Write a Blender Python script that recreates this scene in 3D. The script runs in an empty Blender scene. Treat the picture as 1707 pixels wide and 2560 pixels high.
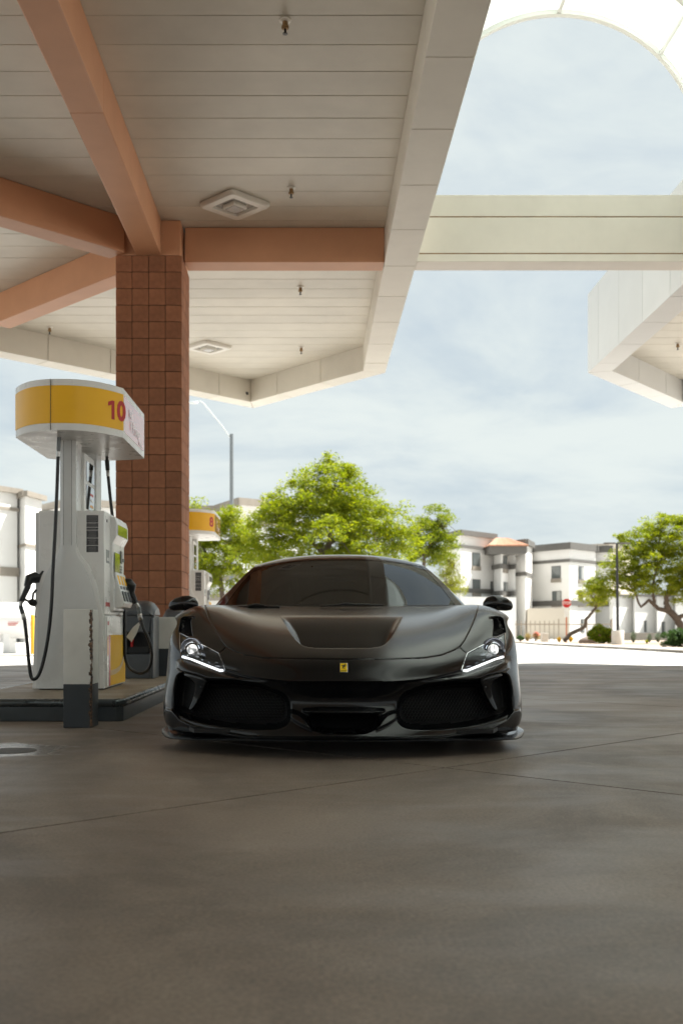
import bpy, bmesh, math, random
import numpy as np
from mathutils import Vector, Matrix

random.seed(7)
rng = np.random.default_rng(7)
scene = bpy.context.scene
COL = scene.collection
R = math.radians

# ------------------------------------------------------------------ camera
F = 2700.0            # focal length in photo pixels (photo is 1707 x 2560)
H = 0.66              # camera height
CX, CY = 780.0, 1572.0   # vanishing point of the lane / horizon in the photo
cam_data = bpy.data.cameras.new('camera')
cam = bpy.data.objects.new('camera', cam_data)
COL.objects.link(cam)
cam.location = (0, 0, H)
cam.rotation_euler = (R(90), 0, 0)
cam_data.sensor_fit = 'VERTICAL'
cam_data.sensor_height = 36.0
cam_data.sensor_width = 24.0
cam_data.lens = 36.0 * F / 2560.0
cam_data.shift_x = (853.5 - CX) / 2560.0
cam_data.shift_y = (CY - 1280.0) / 2560.0
cam_data.clip_end = 5000
cam_data.dof.use_dof = True
cam_data.dof.focus_distance = 6.0
cam_data.dof.aperture_fstop = 3.6
scene.camera = cam

# ------------------------------------------------------------------ light
SUN_AZ, SUN_EL = R(74), R(63)        # azimuth clockwise from +Y (the view direction)
world = bpy.data.worlds.new('World')
scene.world = world
world.use_nodes = True
wn, wl = world.node_tree.nodes, world.node_tree.links
wn.clear()
w_out = wn.new('ShaderNodeOutputWorld')
w_bg = wn.new('ShaderNodeBackground')
w_bg.inputs['Strength'].default_value = 0.056
sky = wn.new('ShaderNodeTexSky')
sky.sky_type = 'NISHITA'
sky.sun_disc = False
sky.sun_elevation = SUN_EL
sky.sun_rotation = SUN_AZ
sky.air_density = 1.0
sky.dust_density = 1.6
sky.ozone_density = 1.0
tc = wn.new('ShaderNodeTexCoord')
sep = wn.new('ShaderNodeSeparateXYZ'); wl.new(tc.outputs['Generated'], sep.inputs[0])
mz = wn.new('ShaderNodeMath'); mz.operation = 'MAXIMUM'; mz.inputs[1].default_value = 0.0
wl.new(sep.outputs['Z'], mz.inputs[0])
az = wn.new('ShaderNodeMath'); az.operation = 'ADD'; az.inputs[1].default_value = 0.22
wl.new(mz.outputs[0], az.inputs[0])
dx = wn.new('ShaderNodeMath'); dx.operation = 'DIVIDE'
dy = wn.new('ShaderNodeMath'); dy.operation = 'DIVIDE'
wl.new(sep.outputs['X'], dx.inputs[0]); wl.new(az.outputs[0], dx.inputs[1])
wl.new(sep.outputs['Y'], dy.inputs[0]); wl.new(az.outputs[0], dy.inputs[1])
cmb = wn.new('ShaderNodeCombineXYZ')
wl.new(dx.outputs[0], cmb.inputs[0]); wl.new(dy.outputs[0], cmb.inputs[1])
def wnoise(scale, detail, rough, dist, sx=1.0, sy=1.0, ox=0, oy=0):
    mp = wn.new('ShaderNodeMapping')
    mp.inputs['Scale'].default_value = (sx, sy, 1)
    mp.inputs['Location'].default_value = (ox, oy, 0)
    wl.new(cmb.outputs[0], mp.inputs[0])
    n = wn.new('ShaderNodeTexNoise')
    n.inputs['Scale'].default_value = scale; n.inputs['Detail'].default_value = detail
    n.inputs['Roughness'].default_value = rough; n.inputs['Distortion'].default_value = dist
    wl.new(mp.outputs[0], n.inputs['Vector'])
    return n
n1 = wnoise(1.25, 10, 0.57, 0.45, 1.0, 1.15, 3.1, 1.7)
n2 = wnoise(3.6, 9, 0.6, 0.6, 1.0, 1.0, 8.0, 0.3)
addn = wn.new('ShaderNodeMath'); addn.operation = 'MULTIPLY_ADD'; addn.inputs[1].default_value = 0.28
wl.new(n2.outputs['Fac'], addn.inputs[0]); wl.new(n1.outputs['Fac'], addn.inputs[2])
cr = wn.new('ShaderNodeMapRange'); cr.interpolation_type = 'SMOOTHSTEP'
cr.inputs['From Min'].default_value = 0.43; cr.inputs['From Max'].default_value = 0.78
cr.inputs['To Min'].default_value = 0.0; cr.inputs['To Max'].default_value = 1.0
wl.new(addn.outputs[0], cr.inputs['Value'])
w_mix = wn.new('ShaderNodeMixRGB')
wl.new(cr.outputs[0], w_mix.inputs['Fac'])
w_mix.inputs['Color2'].default_value = (4.75, 5.15, 5.08, 1)      # thin bright cloud
w_hz = wn.new('ShaderNodeMixRGB'); w_hz.inputs['Fac'].default_value = 0.88      # pale high haze over the clear sky
wl.new(sky.outputs[0], w_hz.inputs['Color1']); w_hz.inputs['Color2'].default_value = (3.55, 4.05, 4.30, 1)
wl.new(w_hz.outputs[0], w_mix.inputs['Color1'])
wl.new(w_mix.outputs[0], w_bg.inputs['Color'])
wl.new(w_bg.outputs[0], w_out.inputs[0])

sun_d = bpy.data.lights.new('sun', 'SUN')
sun_d.energy = 5.0
sun_d.angle = R(0.6)
sun_d.color = (1.0, 0.965, 0.905)
sun = bpy.data.objects.new('sun', sun_d)
COL.objects.link(sun)
sv = Vector((math.sin(SUN_AZ) * math.cos(SUN_EL), math.cos(SUN_AZ) * math.cos(SUN_EL), math.sin(SUN_EL)))
sun.rotation_euler = (-sv).to_track_quat('-Z', 'Y').to_euler()
sun.location = (12, 3, 40)

scene.render.engine = 'CYCLES'
scene.cycles.use_denoising = True
scene.cycles.max_bounces = 10
scene.cycles.diffuse_bounces = 6
scene.cycles.glossy_bounces = 5
scene.cycles.transmission_bounces = 6
scene.cycles.transparent_max_bounces = 12
scene.view_settings.view_transform = 'Standard'
scene.view_settings.look = 'None'
scene.view_settings.exposure = 1.62
scene.view_settings.gamma = 1.0
scene.view_settings.use_curve_mapping = False

# ------------------------------------------------------------------ helpers
def P(px, py, Y):
    """photo pixel at a known distance Y -> world point"""
    return ((px - CX) / F * Y, Y, H - (py - CY) / F * Y)

def zg(Y):
    """gentle fall of the ground beyond the forecourt"""
    return -0.005 * min(max(Y - 22.0, 0.0), 70.0)

def G(px, py):
    """photo pixel on the ground -> (X, Y, z)"""
    Y = 20.0
    for _ in range(40):
        Y = (H - zg(Y)) * F / max(py - CY, 1e-3)
    return ((px - CX) / F * Y, Y, zg(Y))

OFF = {}
def empty(name, loc=(0, 0, 0), rz=0.0, label=None, cat=None, group=None, parent=None):
    o = bpy.data.objects.new(name, None)
    o.empty_display_size = 0.2
    COL.objects.link(o)
    o.location = loc
    o.rotation_euler = (0, 0, rz)
    OFF[o.name] = Vector(loc) if rz == 0 else Vector((0, 0, 0))
    tag(o, label, cat, group)
    return o

def tag(o, label=None, cat=None, group=None, kind=None):
    if label: o['label'] = label
    if cat: o['category'] = cat
    if group: o['group'] = group
    if kind: o['kind'] = kind
    return o

class MB:
    def __init__(s):
        s.v = []; s.f = []
    def add(s, vs, fs):
        b = len(s.v)
        s.v.extend([tuple(p) for p in vs])
        s.f.extend([tuple(b + i for i in f) for f in fs])
        return s
    def box(s, x0, x1, y0, y1, z0, z1):
        vs = [(x0, y0, z0), (x1, y0, z0), (x1, y1, z0), (x0, y1, z0), (x0, y0, z1), (x1, y0, z1), (x1, y1, z1), (x0, y1, z1)]
        return s.add(vs, [(0, 3, 2, 1), (4, 5, 6, 7), (0, 1, 5, 4), (1, 2, 6, 5), (2, 3, 7, 6), (3, 0, 4, 7)])
    def prism(s, poly, z0, z1):
        n = len(poly)
        vs = [(p[0], p[1], z0) for p in poly] + [(p[0], p[1], z1) for p in poly]
        fs = [tuple(range(n - 1, -1, -1)), tuple(range(n, 2 * n))] + [(i, (i + 1) % n, n + (i + 1) % n, n + i) for i in range(n)]
        return s.add(vs, fs)
    def extr(s, pts, vec):
        n = len(pts); vec = Vector(vec)
        vs = [Vector(p) for p in pts] + [Vector(p) + vec for p in pts]
        fs = [tuple(range(n - 1, -1, -1)), tuple(range(n, 2 * n))] + [(i, (i + 1) % n, n + (i + 1) % n, n + i) for i in range(n)]
        return s.add(vs, fs)
    def beam(s, a, b, w, h):
        """box from a to b (both on the underside centre line), width w, height h"""
        a = Vector(a); b = Vector(b); d = (b - a).normalized()
        side = Vector((-d.y, d.x, 0)).normalized() * (w / 2)
        up = Vector((0, 0, h))
        vs = [a - side, a + side, b + side, b - side]
        vs = vs + [p + up for p in vs]
        return s.add(vs, [(0, 1, 2, 3), (4, 7, 6, 5), (0, 4, 5, 1), (1, 5, 6, 2), (2, 6, 7, 3), (3, 7, 4, 0)])
    def tube(s, path, r, n=8, cap=True, flat=1.0):
        pts = [Vector(p) for p in path]
        m = len(pts)
        rs = r if isinstance(r, (list, tuple)) else [r] * m
        vs = []; ref = None
        for i, p in enumerate(pts):
            t = (pts[min(i + 1, m - 1)] - pts[max(i - 1, 0)]).normalized()
            if ref is None:
                ref = Vector((0, 0, 1)) if abs(t.z) < 0.9 else Vector((1, 0, 0))
            a = (ref - t * ref.dot(t))
            if a.length < 1e-5:
                a = t.orthogonal()
            a.normalize(); b = t.cross(a); ref = a
            for k in range(n):
                th = 2 * math.pi * k / n
                vs.append(p + (a * math.cos(th) * flat + b * math.sin(th)) * rs[i])
        fs = []
        for i in range(m - 1):
            for k in range(n):
                fs.append((i * n + k, i * n + (k + 1) % n, (i + 1) * n + (k + 1) % n, (i + 1) * n + k))
        if cap:
            fs.append(tuple(range(n - 1, -1, -1))); fs.append(tuple((m - 1) * n + k for k in range(n)))
        return s.add(vs, fs)
    def lathe(s, prof, o=(0, 0, 0), axis=(0, 0, 1), n=24, cap=True):
        ax = Vector(axis).normalized(); a = ax.orthogonal().normalized(); b = ax.cross(a); o = Vector(o)
        vs = []
        for (r, z) in prof:
            for k in range(n):
                th = 2 * math.pi * k / n
                vs.append(o + ax * z + (a * math.cos(th) + b * math.sin(th)) * max(r, 1e-4))
        fs = []
        for i in range(len(prof) - 1):
            for k in range(n):
                fs.append((i * n + k, i * n + (k + 1) % n, (i + 1) * n + (k + 1) % n, (i + 1) * n + k))
        if cap: fs.append(tuple(range(n - 1, -1, -1))); fs.append(tuple((len(prof) - 1) * n + k for k in range(n)))
        return s.add(vs, fs)
    def grid(s, A, flip=False):
        A = np.asarray(A); m, n = A.shape[:2]
        fs = []
        for i in range(m - 1):
            for j in range(n - 1):
                q = (i * n + j, i * n + j + 1, (i + 1) * n + j + 1, (i + 1) * n + j)
                fs.append(q[::-1] if flip else q)
        return s.add(A.reshape(-1, 3).tolist(), fs)
    def ball(s, c, r, n=16, m=10):
        c = Vector(c); rr = r if isinstance(r, (tuple, list)) else (r, r, r)
        vs = [c + Vector((0, 0, -rr[2]))]
        for i in range(1, m):
            ph = -math.pi / 2 + math.pi * i / m
            for k in range(n):
                th = 2 * math.pi * k / n
                vs.append(c + Vector((rr[0] * math.cos(ph) * math.cos(th), rr[1] * math.cos(ph) * math.sin(th), rr[2] * math.sin(ph))))
        vs.append(c + Vector((0, 0, rr[2])))
        fs = [(0, 1 + (k + 1) % n, 1 + k) for k in range(n)]
        for i in range(m - 2):
            for k in range(n):
                a = 1 + i * n + k; b = 1 + i * n + (k + 1) % n
                fs.append((a, b, b + n, a + n))
        t = len(vs) - 1; b0 = 1 + (m - 2) * n
        fs += [(b0 + k, b0 + (k + 1) % n, t) for k in range(n)]
        return s.add(vs, fs)
    def build(s, name, mat, parent=None, smooth=False, bevel=0.0, seg=2, fix=True, angle=40):
        me = bpy.data.meshes.new(name)
        off = OFF.get(parent.name, Vector((0, 0, 0))) if parent else Vector((0, 0, 0))
        me.from_pydata([(p[0] - off.x, p[1] - off.y, p[2] - off.z) for p in s.v], [], s.f)
        me.materials.append(mat)
        if bevel > 0 or fix:
            bm = bmesh.new(); bm.from_mesh(me)
            if fix:
                bmesh.ops.recalc_face_normals(bm, faces=bm.faces)
            if bevel > 0:
                ed = [e for e in bm.edges if len(e.link_faces) == 2 and e.calc_face_angle(0) > R(30)]
                bmesh.ops.bevel(bm, geom=ed, offset=bevel, segments=seg, profile=0.6, affect='EDGES', clamp_overlap=True)
            bm.to_mesh(me); bm.free()
        if smooth or bevel > 0:
            me.shade_smooth()
            if hasattr(me, 'set_sharp_from_angle'):
                me.set_sharp_from_angle(angle=R(angle if (smooth or bevel == 0) else 16))
        o = bpy.data.objects.new(name, me)
        COL.objects.link(o)
        if parent:
            o.parent = parent
            OFF[o.name] = off
        return o

def copy_tree(o, parent=None, loc=None, rz=None):
    c = o.copy(); COL.objects.link(c)
    c.parent = parent
    if loc is not None: c.location = loc
    if rz is not None: c.rotation_euler = (0, 0, rz)
    OFF[c.name] = OFF.get(o.name, Vector((0, 0, 0)))
    for ch in list(o.children):
        copy_tree(ch, c)
    return c

# ------------------------------------------------------------------ materials
MATS = {}
def nodemat(name):
    m = bpy.data.materials.new(name); m.use_nodes = True
    nt = m.node_tree
    return m, nt, nt.nodes['Principled BSDF'], nt.nodes['Material Output']

def mat(name, col, rough=0.5, metal=0.0, var=0.0, vscale=4.0, col2=None, bump=0.0, bscale=60.0, spec=0.5,
        rvar=0.0, perobj=0.0, coords='Object', coat=0.0, emit=None, estr=0.0, detail=5, stretch=(1, 1, 1), trans=None):
    m, nt, b, out = nodemat(name)
    N, L = nt.nodes, nt.links
    b.inputs['Base Color'].default_value = (*col, 1)
    b.inputs['Roughness'].default_value = rough
    b.inputs['Metallic'].default_value = metal
    b.inputs['Specular IOR Level'].default_value = spec
    if coat: 
        b.inputs['Coat Weight'].default_value = coat; b.inputs['Coat Roughness'].default_value = 0.05
    if emit:
        b.inputs['Emission Color'].default_value = (*emit, 1); b.inputs['Emission Strength'].default_value = estr
    t = N.new('ShaderNodeTexCoord')
    mp = N.new('ShaderNodeMapping'); mp.inputs['Scale'].default_value = stretch
    if coords == 'World':
        g = N.new('ShaderNodeNewGeometry'); L.new(g.outputs['Position'], mp.inputs[0])
    else:
        L.new(t.outputs['Object'], mp.inputs[0])
    last = None
    if var > 0 or col2:
        n = N.new('ShaderNodeTexNoise'); n.inputs['Scale'].default_value = vscale; n.inputs['Detail'].default_value = detail
        n.inputs['Roughness'].default_value = 0.6
        L.new(mp.outputs[0], n.inputs['Vector'])
        mr = N.new('ShaderNodeMapRange'); mr.inputs['From Min'].default_value = 0.3; mr.inputs['From Max'].default_value = 0.7
        L.new(n.outputs['Fac'], mr.inputs['Value'])
        mx = N.new('ShaderNodeMixRGB')
        c2 = col2 if col2 else tuple(c * (1 - var) for c in col)
        mx.inputs['Color1'].default_value = (*col, 1); mx.inputs['Color2'].default_value = (*c2, 1)
        L.new(mr.outputs[0], mx.inputs['Fac'])
        last = mx.outputs[0]
        if rvar > 0:
            rr = N.new('ShaderNodeMapRange'); rr.inputs['From Min'].default_value = 0.3; rr.inputs['From Max'].default_value = 0.7
            rr.inputs['To Min'].default_value = rough - rvar; rr.inputs['To Max'].default_value = rough + rvar
            L.new(n.outputs['Fac'], rr.inputs['Value']); L.new(rr.outputs[0], b.inputs['Roughness'])
    if perobj > 0:
        oi = N.new('ShaderNodeObjectInfo')
        hs = N.new('ShaderNodeHueSaturation')
        mr2 = N.new('ShaderNodeMapRange'); mr2.inputs['To Min'].default_value = 1 - perobj; mr2.inputs['To Max'].default_value = 1 + perobj
        L.new(oi.outputs['Random'], mr2.inputs['Value']); L.new(mr2.outputs[0], hs.inputs['Value'])
        if last: L.new(last, hs.inputs['Color'])
        else: hs.inputs['Color'].default_value = (*col, 1)
        last = hs.outputs[0]
    if last: L.new(last, b.inputs['Base Color'])
    if bump > 0:
        nb = N.new('ShaderNodeTexNoise'); nb.inputs['Scale'].default_value = bscale; nb.inputs['Detail'].default_value = 6
        L.new(mp.outputs[0], nb.inputs['Vector'])
        bp = N.new('ShaderNodeBump'); bp.inputs['Strength'].default_value = bump; bp.inputs['Distance'].default_value = 0.01
        L.new(nb.outputs['Fac'], bp.inputs['Height']); L.new(bp.outputs[0], b.inputs['Normal'])
    MATS[name] = m
    return m

def thin_glass(name, tint, rough=0.0, gloss=1.0, body=(0.01, 0.01, 0.01), ior=1.5):
    """thin pane: fresnel reflection over a tinted see-through layer"""
    m, nt, b, out = nodemat(name)
    N, L = nt.nodes, nt.links
    N.remove(b)
    fr = N.new('ShaderNodeFresnel'); fr.inputs['IOR'].default_value = ior
    gl = N.new('ShaderNodeBsdfGlossy'); gl.inputs['Roughness'].default_value = rough
    gl.inputs['Color'].default_value = (gloss * .92, gloss * .97, gloss, 1)
    tr = N.new('ShaderNodeBsdfTransparent'); tr.inputs['Color'].default_value = (*tint, 1)
    mx = N.new('ShaderNodeMixShader')
    L.new(fr.outputs[0], mx.inputs[0]); L.new(tr.outputs[0], mx.inputs[1]); L.new(gl.outputs[0], mx.inputs[2])
    L.new(mx.outputs[0], out.inputs[0])
    MATS[name] = m
    return m

mat('plank', (0.67, 0.635, 0.545), 0.42, var=0.17, vscale=1.1, perobj=0.045, bump=0.02, bscale=25)
mat('deck', (0.05, 0.045, 0.04), 0.8)
mat('fascia', (0.72, 0.69, 0.61), 0.45, var=0.12, vscale=1.3, perobj=0.03, bump=0.015, bscale=30)
mat('fascia_skylit', (0.70, 0.715, 0.71), 0.45, var=0.06, vscale=1.3, perobj=0.03, bump=0.015, bscale=30)  # the same fascia, cooler: sky light put into its colour
mat('bridge_cream', (0.77, 0.72, 0.63), 0.4, var=0.08, vscale=2)
mat('white_metal', (0.74, 0.74, 0.70), 0.4, var=0.06, vscale=2)
mat('salmon', (0.62, 0.315, 0.175), 0.55, var=0.10, vscale=2.0, bump=0.03, bscale=40)
mat('rust_line', (0.30, 0.16, 0.05), 0.8, var=0.4, vscale=12)
mat('block', (0.37, 0.152, 0.074), 0.78, var=0.30, vscale=9, perobj=0.14, bump=0.35, bscale=120)
mat('mortar', (0.085, 0.042, 0.028), 0.9, bump=0.3, bscale=80)
mat('rust_brass', (0.40, 0.25, 0.11), 0.5, metal=0.3, var=0.5, vscale=40)
mat('fixture_white', (0.78, 0.76, 0.70), 0.35)
mat('fixture_glass', (0.42, 0.42, 0.40), 0.25, coat=0.5)
mat('black_plastic', (0.012, 0.012, 0.013), 0.38, var=0.3, vscale=20)
mat('dark_grey', (0.055, 0.06, 0.065), 0.5, var=0.15, vscale=6)

# concrete of the forecourt: brown, stained, partly sealed and shiny
def concrete(name, base, dark, light, r0, r1, wet=None):
    m, nt, b, out = nodemat(name)
    N, L = nt.nodes, nt.links
    g = N.new('ShaderNodeNewGeometry')
    def noise(scale, detail=6, rough=0.6, dist=0.0, sc=(1, 1, 1)):
        mp = N.new('ShaderNodeMapping'); mp.inputs['Scale'].default_value = sc
        L.new(g.outputs['Position'], mp.inputs[0])
        n = N.new('ShaderNodeTexNoise'); n.inputs['Scale'].default_value = scale; n.inputs['Detail'].default_value = detail
        n.inputs['Roughness'].default_value = rough; n.inputs['Distortion'].default_value = dist
        L.new(mp.outputs[0], n.inputs['Vector']); return n
    def mrange(src, a, c, t0=0.0, t1=1.0):
        r = N.new('ShaderNodeMapRange'); r.interpolation_type = 'SMOOTHSTEP'
        r.inputs['From Min'].default_value = a; r.inputs['From Max'].default_value = c
        r.inputs['To Min'].default_value = t0; r.inputs['To Max'].default_value = t1
        L.new(src.outputs['Fac'], r.inputs['Value']); return r
    big = noise(0.55, 9, 0.68, 0.8, (1, 0.6, 1)); mid = noise(2.6, 10, 0.72, 0.4, (1.1, 0.8, 1)); fine = noise(85, 3, 0.7); tiny = noise(240, 2, 0.6)
    m1 = N.new('ShaderNodeMixRGB'); m1.inputs['Color1'].default_value = (*dark, 1); m1.inputs['Color2'].default_value = (*base, 1)
    L.new(mrange(big, 0.36, 0.62).outputs[0], m1.inputs['Fac'])
    m2 = N.new('ShaderNodeMixRGB'); m2.inputs['Color2'].default_value = (*light, 1)
    L.new(m1.outputs[0], m2.inputs['Color1']); L.new(mrange(mid, 0.50, 0.78, 0, 0.75).outputs[0], m2.inputs['Fac'])
    m3 = N.new('ShaderNodeMixRGB'); m3.blend_type = 'MULTIPLY'; m3.inputs['Fac'].default_value = 1.0
    ff = mrange(fine, 0.3, 0.7, 0.74, 1.22)
    L.new(m2.outputs[0], m3.inputs['Color1']); L.new(ff.outputs[0], m3.inputs['Color2'])
    # small dark spots and pale grit
    m4 = N.new('ShaderNodeMixRGB'); m4.inputs['Color2'].default_value = (0.42, 0.38, 0.33, 1)
    L.new(m3.outputs[0], m4.inputs['Color1']); L.new(mrange(tiny, 0.70, 0.76, 0, 0.6).outputs[0], m4.inputs['Fac'])
    sp = noise(9, 4, 0.7); m5 = N.new('ShaderNodeMixRGB'); m5.inputs['Color2'].default_value = (dark[0] * .45, dark[1] * .45, dark[2] * .45, 1)
    L.new(m4.outputs[0], m5.inputs['Color1']); L.new(mrange(sp, 0.67, 0.75, 0, 0.7).outputs[0], m5.inputs['Fac'])
    # old gum and drip spots, patchy
    mpv = N.new('ShaderNodeMapping'); L.new(g.outputs['Position'], mpv.inputs[0])
    vo = N.new('ShaderNodeTexVoronoi'); vo.inputs['Scale'].default_value = 2.6; vo.inputs['Randomness'].default_value = 1.0
    L.new(mpv.outputs[0], vo.inputs['Vector'])
    th_ = N.new('ShaderNodeMapRange'); th_.inputs['From Min'].default_value = .55; th_.inputs['From Max'].default_value = .75; th_.inputs['To Min'].default_value = .0; th_.inputs['To Max'].default_value = .075
    L.new(noise(1.7, 3).outputs['Fac'], th_.inputs['Value'])
    lt = N.new('ShaderNodeMath'); lt.operation = 'LESS_THAN'; L.new(vo.outputs['Distance'], lt.inputs[0]); L.new(th_.outputs[0], lt.inputs[1])
    sc_ = N.new('ShaderNodeMath'); sc_.operation = 'MULTIPLY'; sc_.inputs[1].default_value = .6; L.new(lt.outputs[0], sc_.inputs[0])
    m6 = N.new('ShaderNodeMixRGB'); m6.inputs['Color2'].default_value = (dark[0] * .4, dark[1] * .4, dark[2] * .4, 1)
    L.new(m5.outputs[0], m6.inputs['Color1']); L.new(sc_.outputs[0], m6.inputs['Fac'])
    L.new(m6.outputs[0], b.inputs['Base Color'])
    rg = noise(1.1, 6, 0.6, 0.5, (0.7, 1.4, 1))
    rsock = mrange(rg, 0.36, 0.66, r0, r1).outputs[0]
    if wet:
        # a damp, polished patch round the fill cap
        vm = N.new('ShaderNodeVectorMath'); vm.operation = 'DISTANCE'; vm.inputs[1].default_value = (wet[0], wet[1], 0)
        L.new(g.outputs['Position'], vm.inputs[0])
        wob = noise(5, 5, 0.6); ms = N.new('ShaderNodeMath'); ms.operation = 'MULTIPLY_ADD'; ms.inputs[1].default_value = 0.55
        L.new(wob.outputs['Fac'], ms.inputs[0]); L.new(vm.outputs['Value'], ms.inputs[2])
        wr = N.new('ShaderNodeMapRange'); wr.interpolation_type = 'SMOOTHSTEP'
        wr.inputs['From Min'].default_value = wet[2]; wr.inputs['From Max'].default_value = wet[2] + .28
        wr.inputs['To Min'].default_value = 0.20; wr.inputs['To Max'].default_value = 1.0
        L.new(ms.outputs[0], wr.inputs['Value'])
        mn = N.new('ShaderNodeMath'); mn.operation = 'MINIMUM'; L.new(wr.outputs[0], mn.inputs[0]); L.new(rsock, mn.inputs[1]); rsock = mn.outputs[0]
    L.new(rsock, b.inputs['Roughness'])
    bp = N.new('ShaderNodeBump'); bp.inputs['Strength'].default_value = 0.22; bp.inputs['Distance'].default_value = 0.004
    ad = N.new('ShaderNodeMath'); ad.operation = 'ADD'
    L.new(fine.outputs['Fac'], ad.inputs[0]); L.new(mid.outputs['Fac'], ad.inputs[1])
    L.new(ad.outputs[0], bp.inputs['Height']); L.new(bp.outputs[0], b.inputs['Normal'])
    MATS[name] = m
    return m
concrete('forecourt', (0.215, 0.166, 0.128), (0.116, 0.090, 0.070), (0.270, 0.218, 0.172), 0.43, 0.62, wet=(-1.66, 5.86, 0.52))
concrete('lot', (0.40, 0.388, 0.368), (0.35, 0.34, 0.322), (0.44, 0.428, 0.408), 0.7, 0.9)
concrete('island_top', (0.27, 0.215, 0.155), (0.19, 0.15, 0.105), (0.33, 0.27, 0.20), 0.45, 0.7)
concrete('sidewalk', (0.52, 0.48, 0.43), (0.44, 0.41, 0.36), (0.58, 0.54, 0.48), 0.7, 0.9)
concrete('gravel', (0.36, 0.28, 0.21), (0.26, 0.20, 0.15), (0.44, 0.36, 0.28), 0.85, 0.95)
mat('joint', (0.02, 0.018, 0.016), 0.9)

# ------------------------------------------------------------------ polygons
def clip(poly, a, b, c):
    """keep a*x + b*y <= c"""
    out = []
    for i in range(len(poly)):
        p, q = poly[i], poly[(i + 1) % len(poly)]
        dp = a * p[0] + b * p[1] - c; dq = a * q[0] + b * q[1] - c
        if dp <= 0: out.append(p)
        if (dp < 0 < dq) or (dq < 0 < dp):
            t = dp / (dp - dq); out.append((p[0] + (q[0] - p[0]) * t, p[1] + (q[1] - p[1]) * t))
    return out
def area(poly):
    return sum(poly[i][0] * poly[(i + 1) % len(poly)][1] - poly[(i + 1) % len(poly)][0] * poly[i][1] for i in range(len(poly))) / 2
def inset(poly, d):
    """inset a convex CCW polygon"""
    n = len(poly); out = []
    for i in range(n):
        p0, p1, p2 = Vector(poly[i - 1]), Vector(poly[i]), Vector(poly[(i + 1) % n])
        e1 = (p1 - p0).normalized(); e2 = (p2 - p1).normalized()
        n1 = Vector((-e1.y, e1.x)); n2 = Vector((-e2.y, e2.x))
        k = d / (1 + n1.dot(n2))
        q = p1 + (n1 + n2) * k
        out.append((q.x, q.y))
    return out

# ------------------------------------------------------------------ ground
# the land as one sheet to the horizon
m = MB()
ys = [-400, -20, 19.40, 19.42, 22, 40, 60, 92, 200, 2500]
rows = [[(x, y, zg(y) - (0.17 if y < 19.41 else 0.012)) for x in (-2500, -60, 60, 2500)] for y in ys]
m.grid(np.array(rows))
tag(m.build('ground', MATS['lot']), kind='structure')

# forecourt slabs, laid diagonally, 15 ft joints
fc = MB(); fc.box(-15, 22, -14, 19.39, -0.165, -0.005)
forecourt = tag(fc.build('forecourt', MATS['joint']), kind='structure')
OFF[forecourt.name] = Vector((0, 0, 0))
SP = 4.57; U0, V0 = 5.76, 4.50         # joints: X+Y = U0 + k SP', Y-X = V0 + k SP'
D2 = SP * math.sqrt(2)
def slab(poly, name='slab'):
    if len(poly) < 3 or abs(area(poly)) < 0.02: return
    if area(poly) < 0: poly = poly[::-1]
    q = inset(poly, 0.0075)
    mb = MB(); mb.prism(q, -0.004, 0.0)
    mb.build(name, MATS['forecourt'], forecourt)
for i in range(-5, 6):
    for j in range(-5, 6):
        u0, u1 = U0 + i * D2, U0 + (i + 1) * D2
        v0, v1 = V0 + j * D2, V0 + (j + 1) * D2
        poly = [((u - v) / 2, (u + v) / 2) for (u, v) in ((u0, v0), (u1, v0), (u1, v1), (u0, v1))]
        if area(poly) < 0: poly = poly[::-1]
        for (a, b, c) in ((-1, 0, 15), (1, 0, 22), (0, -1, 14), (0, 1, 19.4)):  # dark slabs cut at the canopy's shadow edge; colour step adds to the shade
            if len(poly) >= 3: poly = clip(poly, a, b, c)
        if len(poly) < 3: continue
        slab(poly)
# steel fill cap set in the slab
fx, fy, _ = G(28, 1877)
mb = MB(); mb.lathe([(0.0, 0.001), (0.135, 0.001), (0.137, 0.002), (0.12, 0.0035), (0.0, 0.004)], (fx, fy, 0.0), n=28)
mat('steel_lid', (0.075, 0.07, 0.065), 0.6, metal=0.0, var=0.4, vscale=20)
tag(mb.build('fill_cap', MATS['steel_lid'], smooth=True), 'small round steel fill cap set flush in the concrete near the kerb', 'cap')

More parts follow.
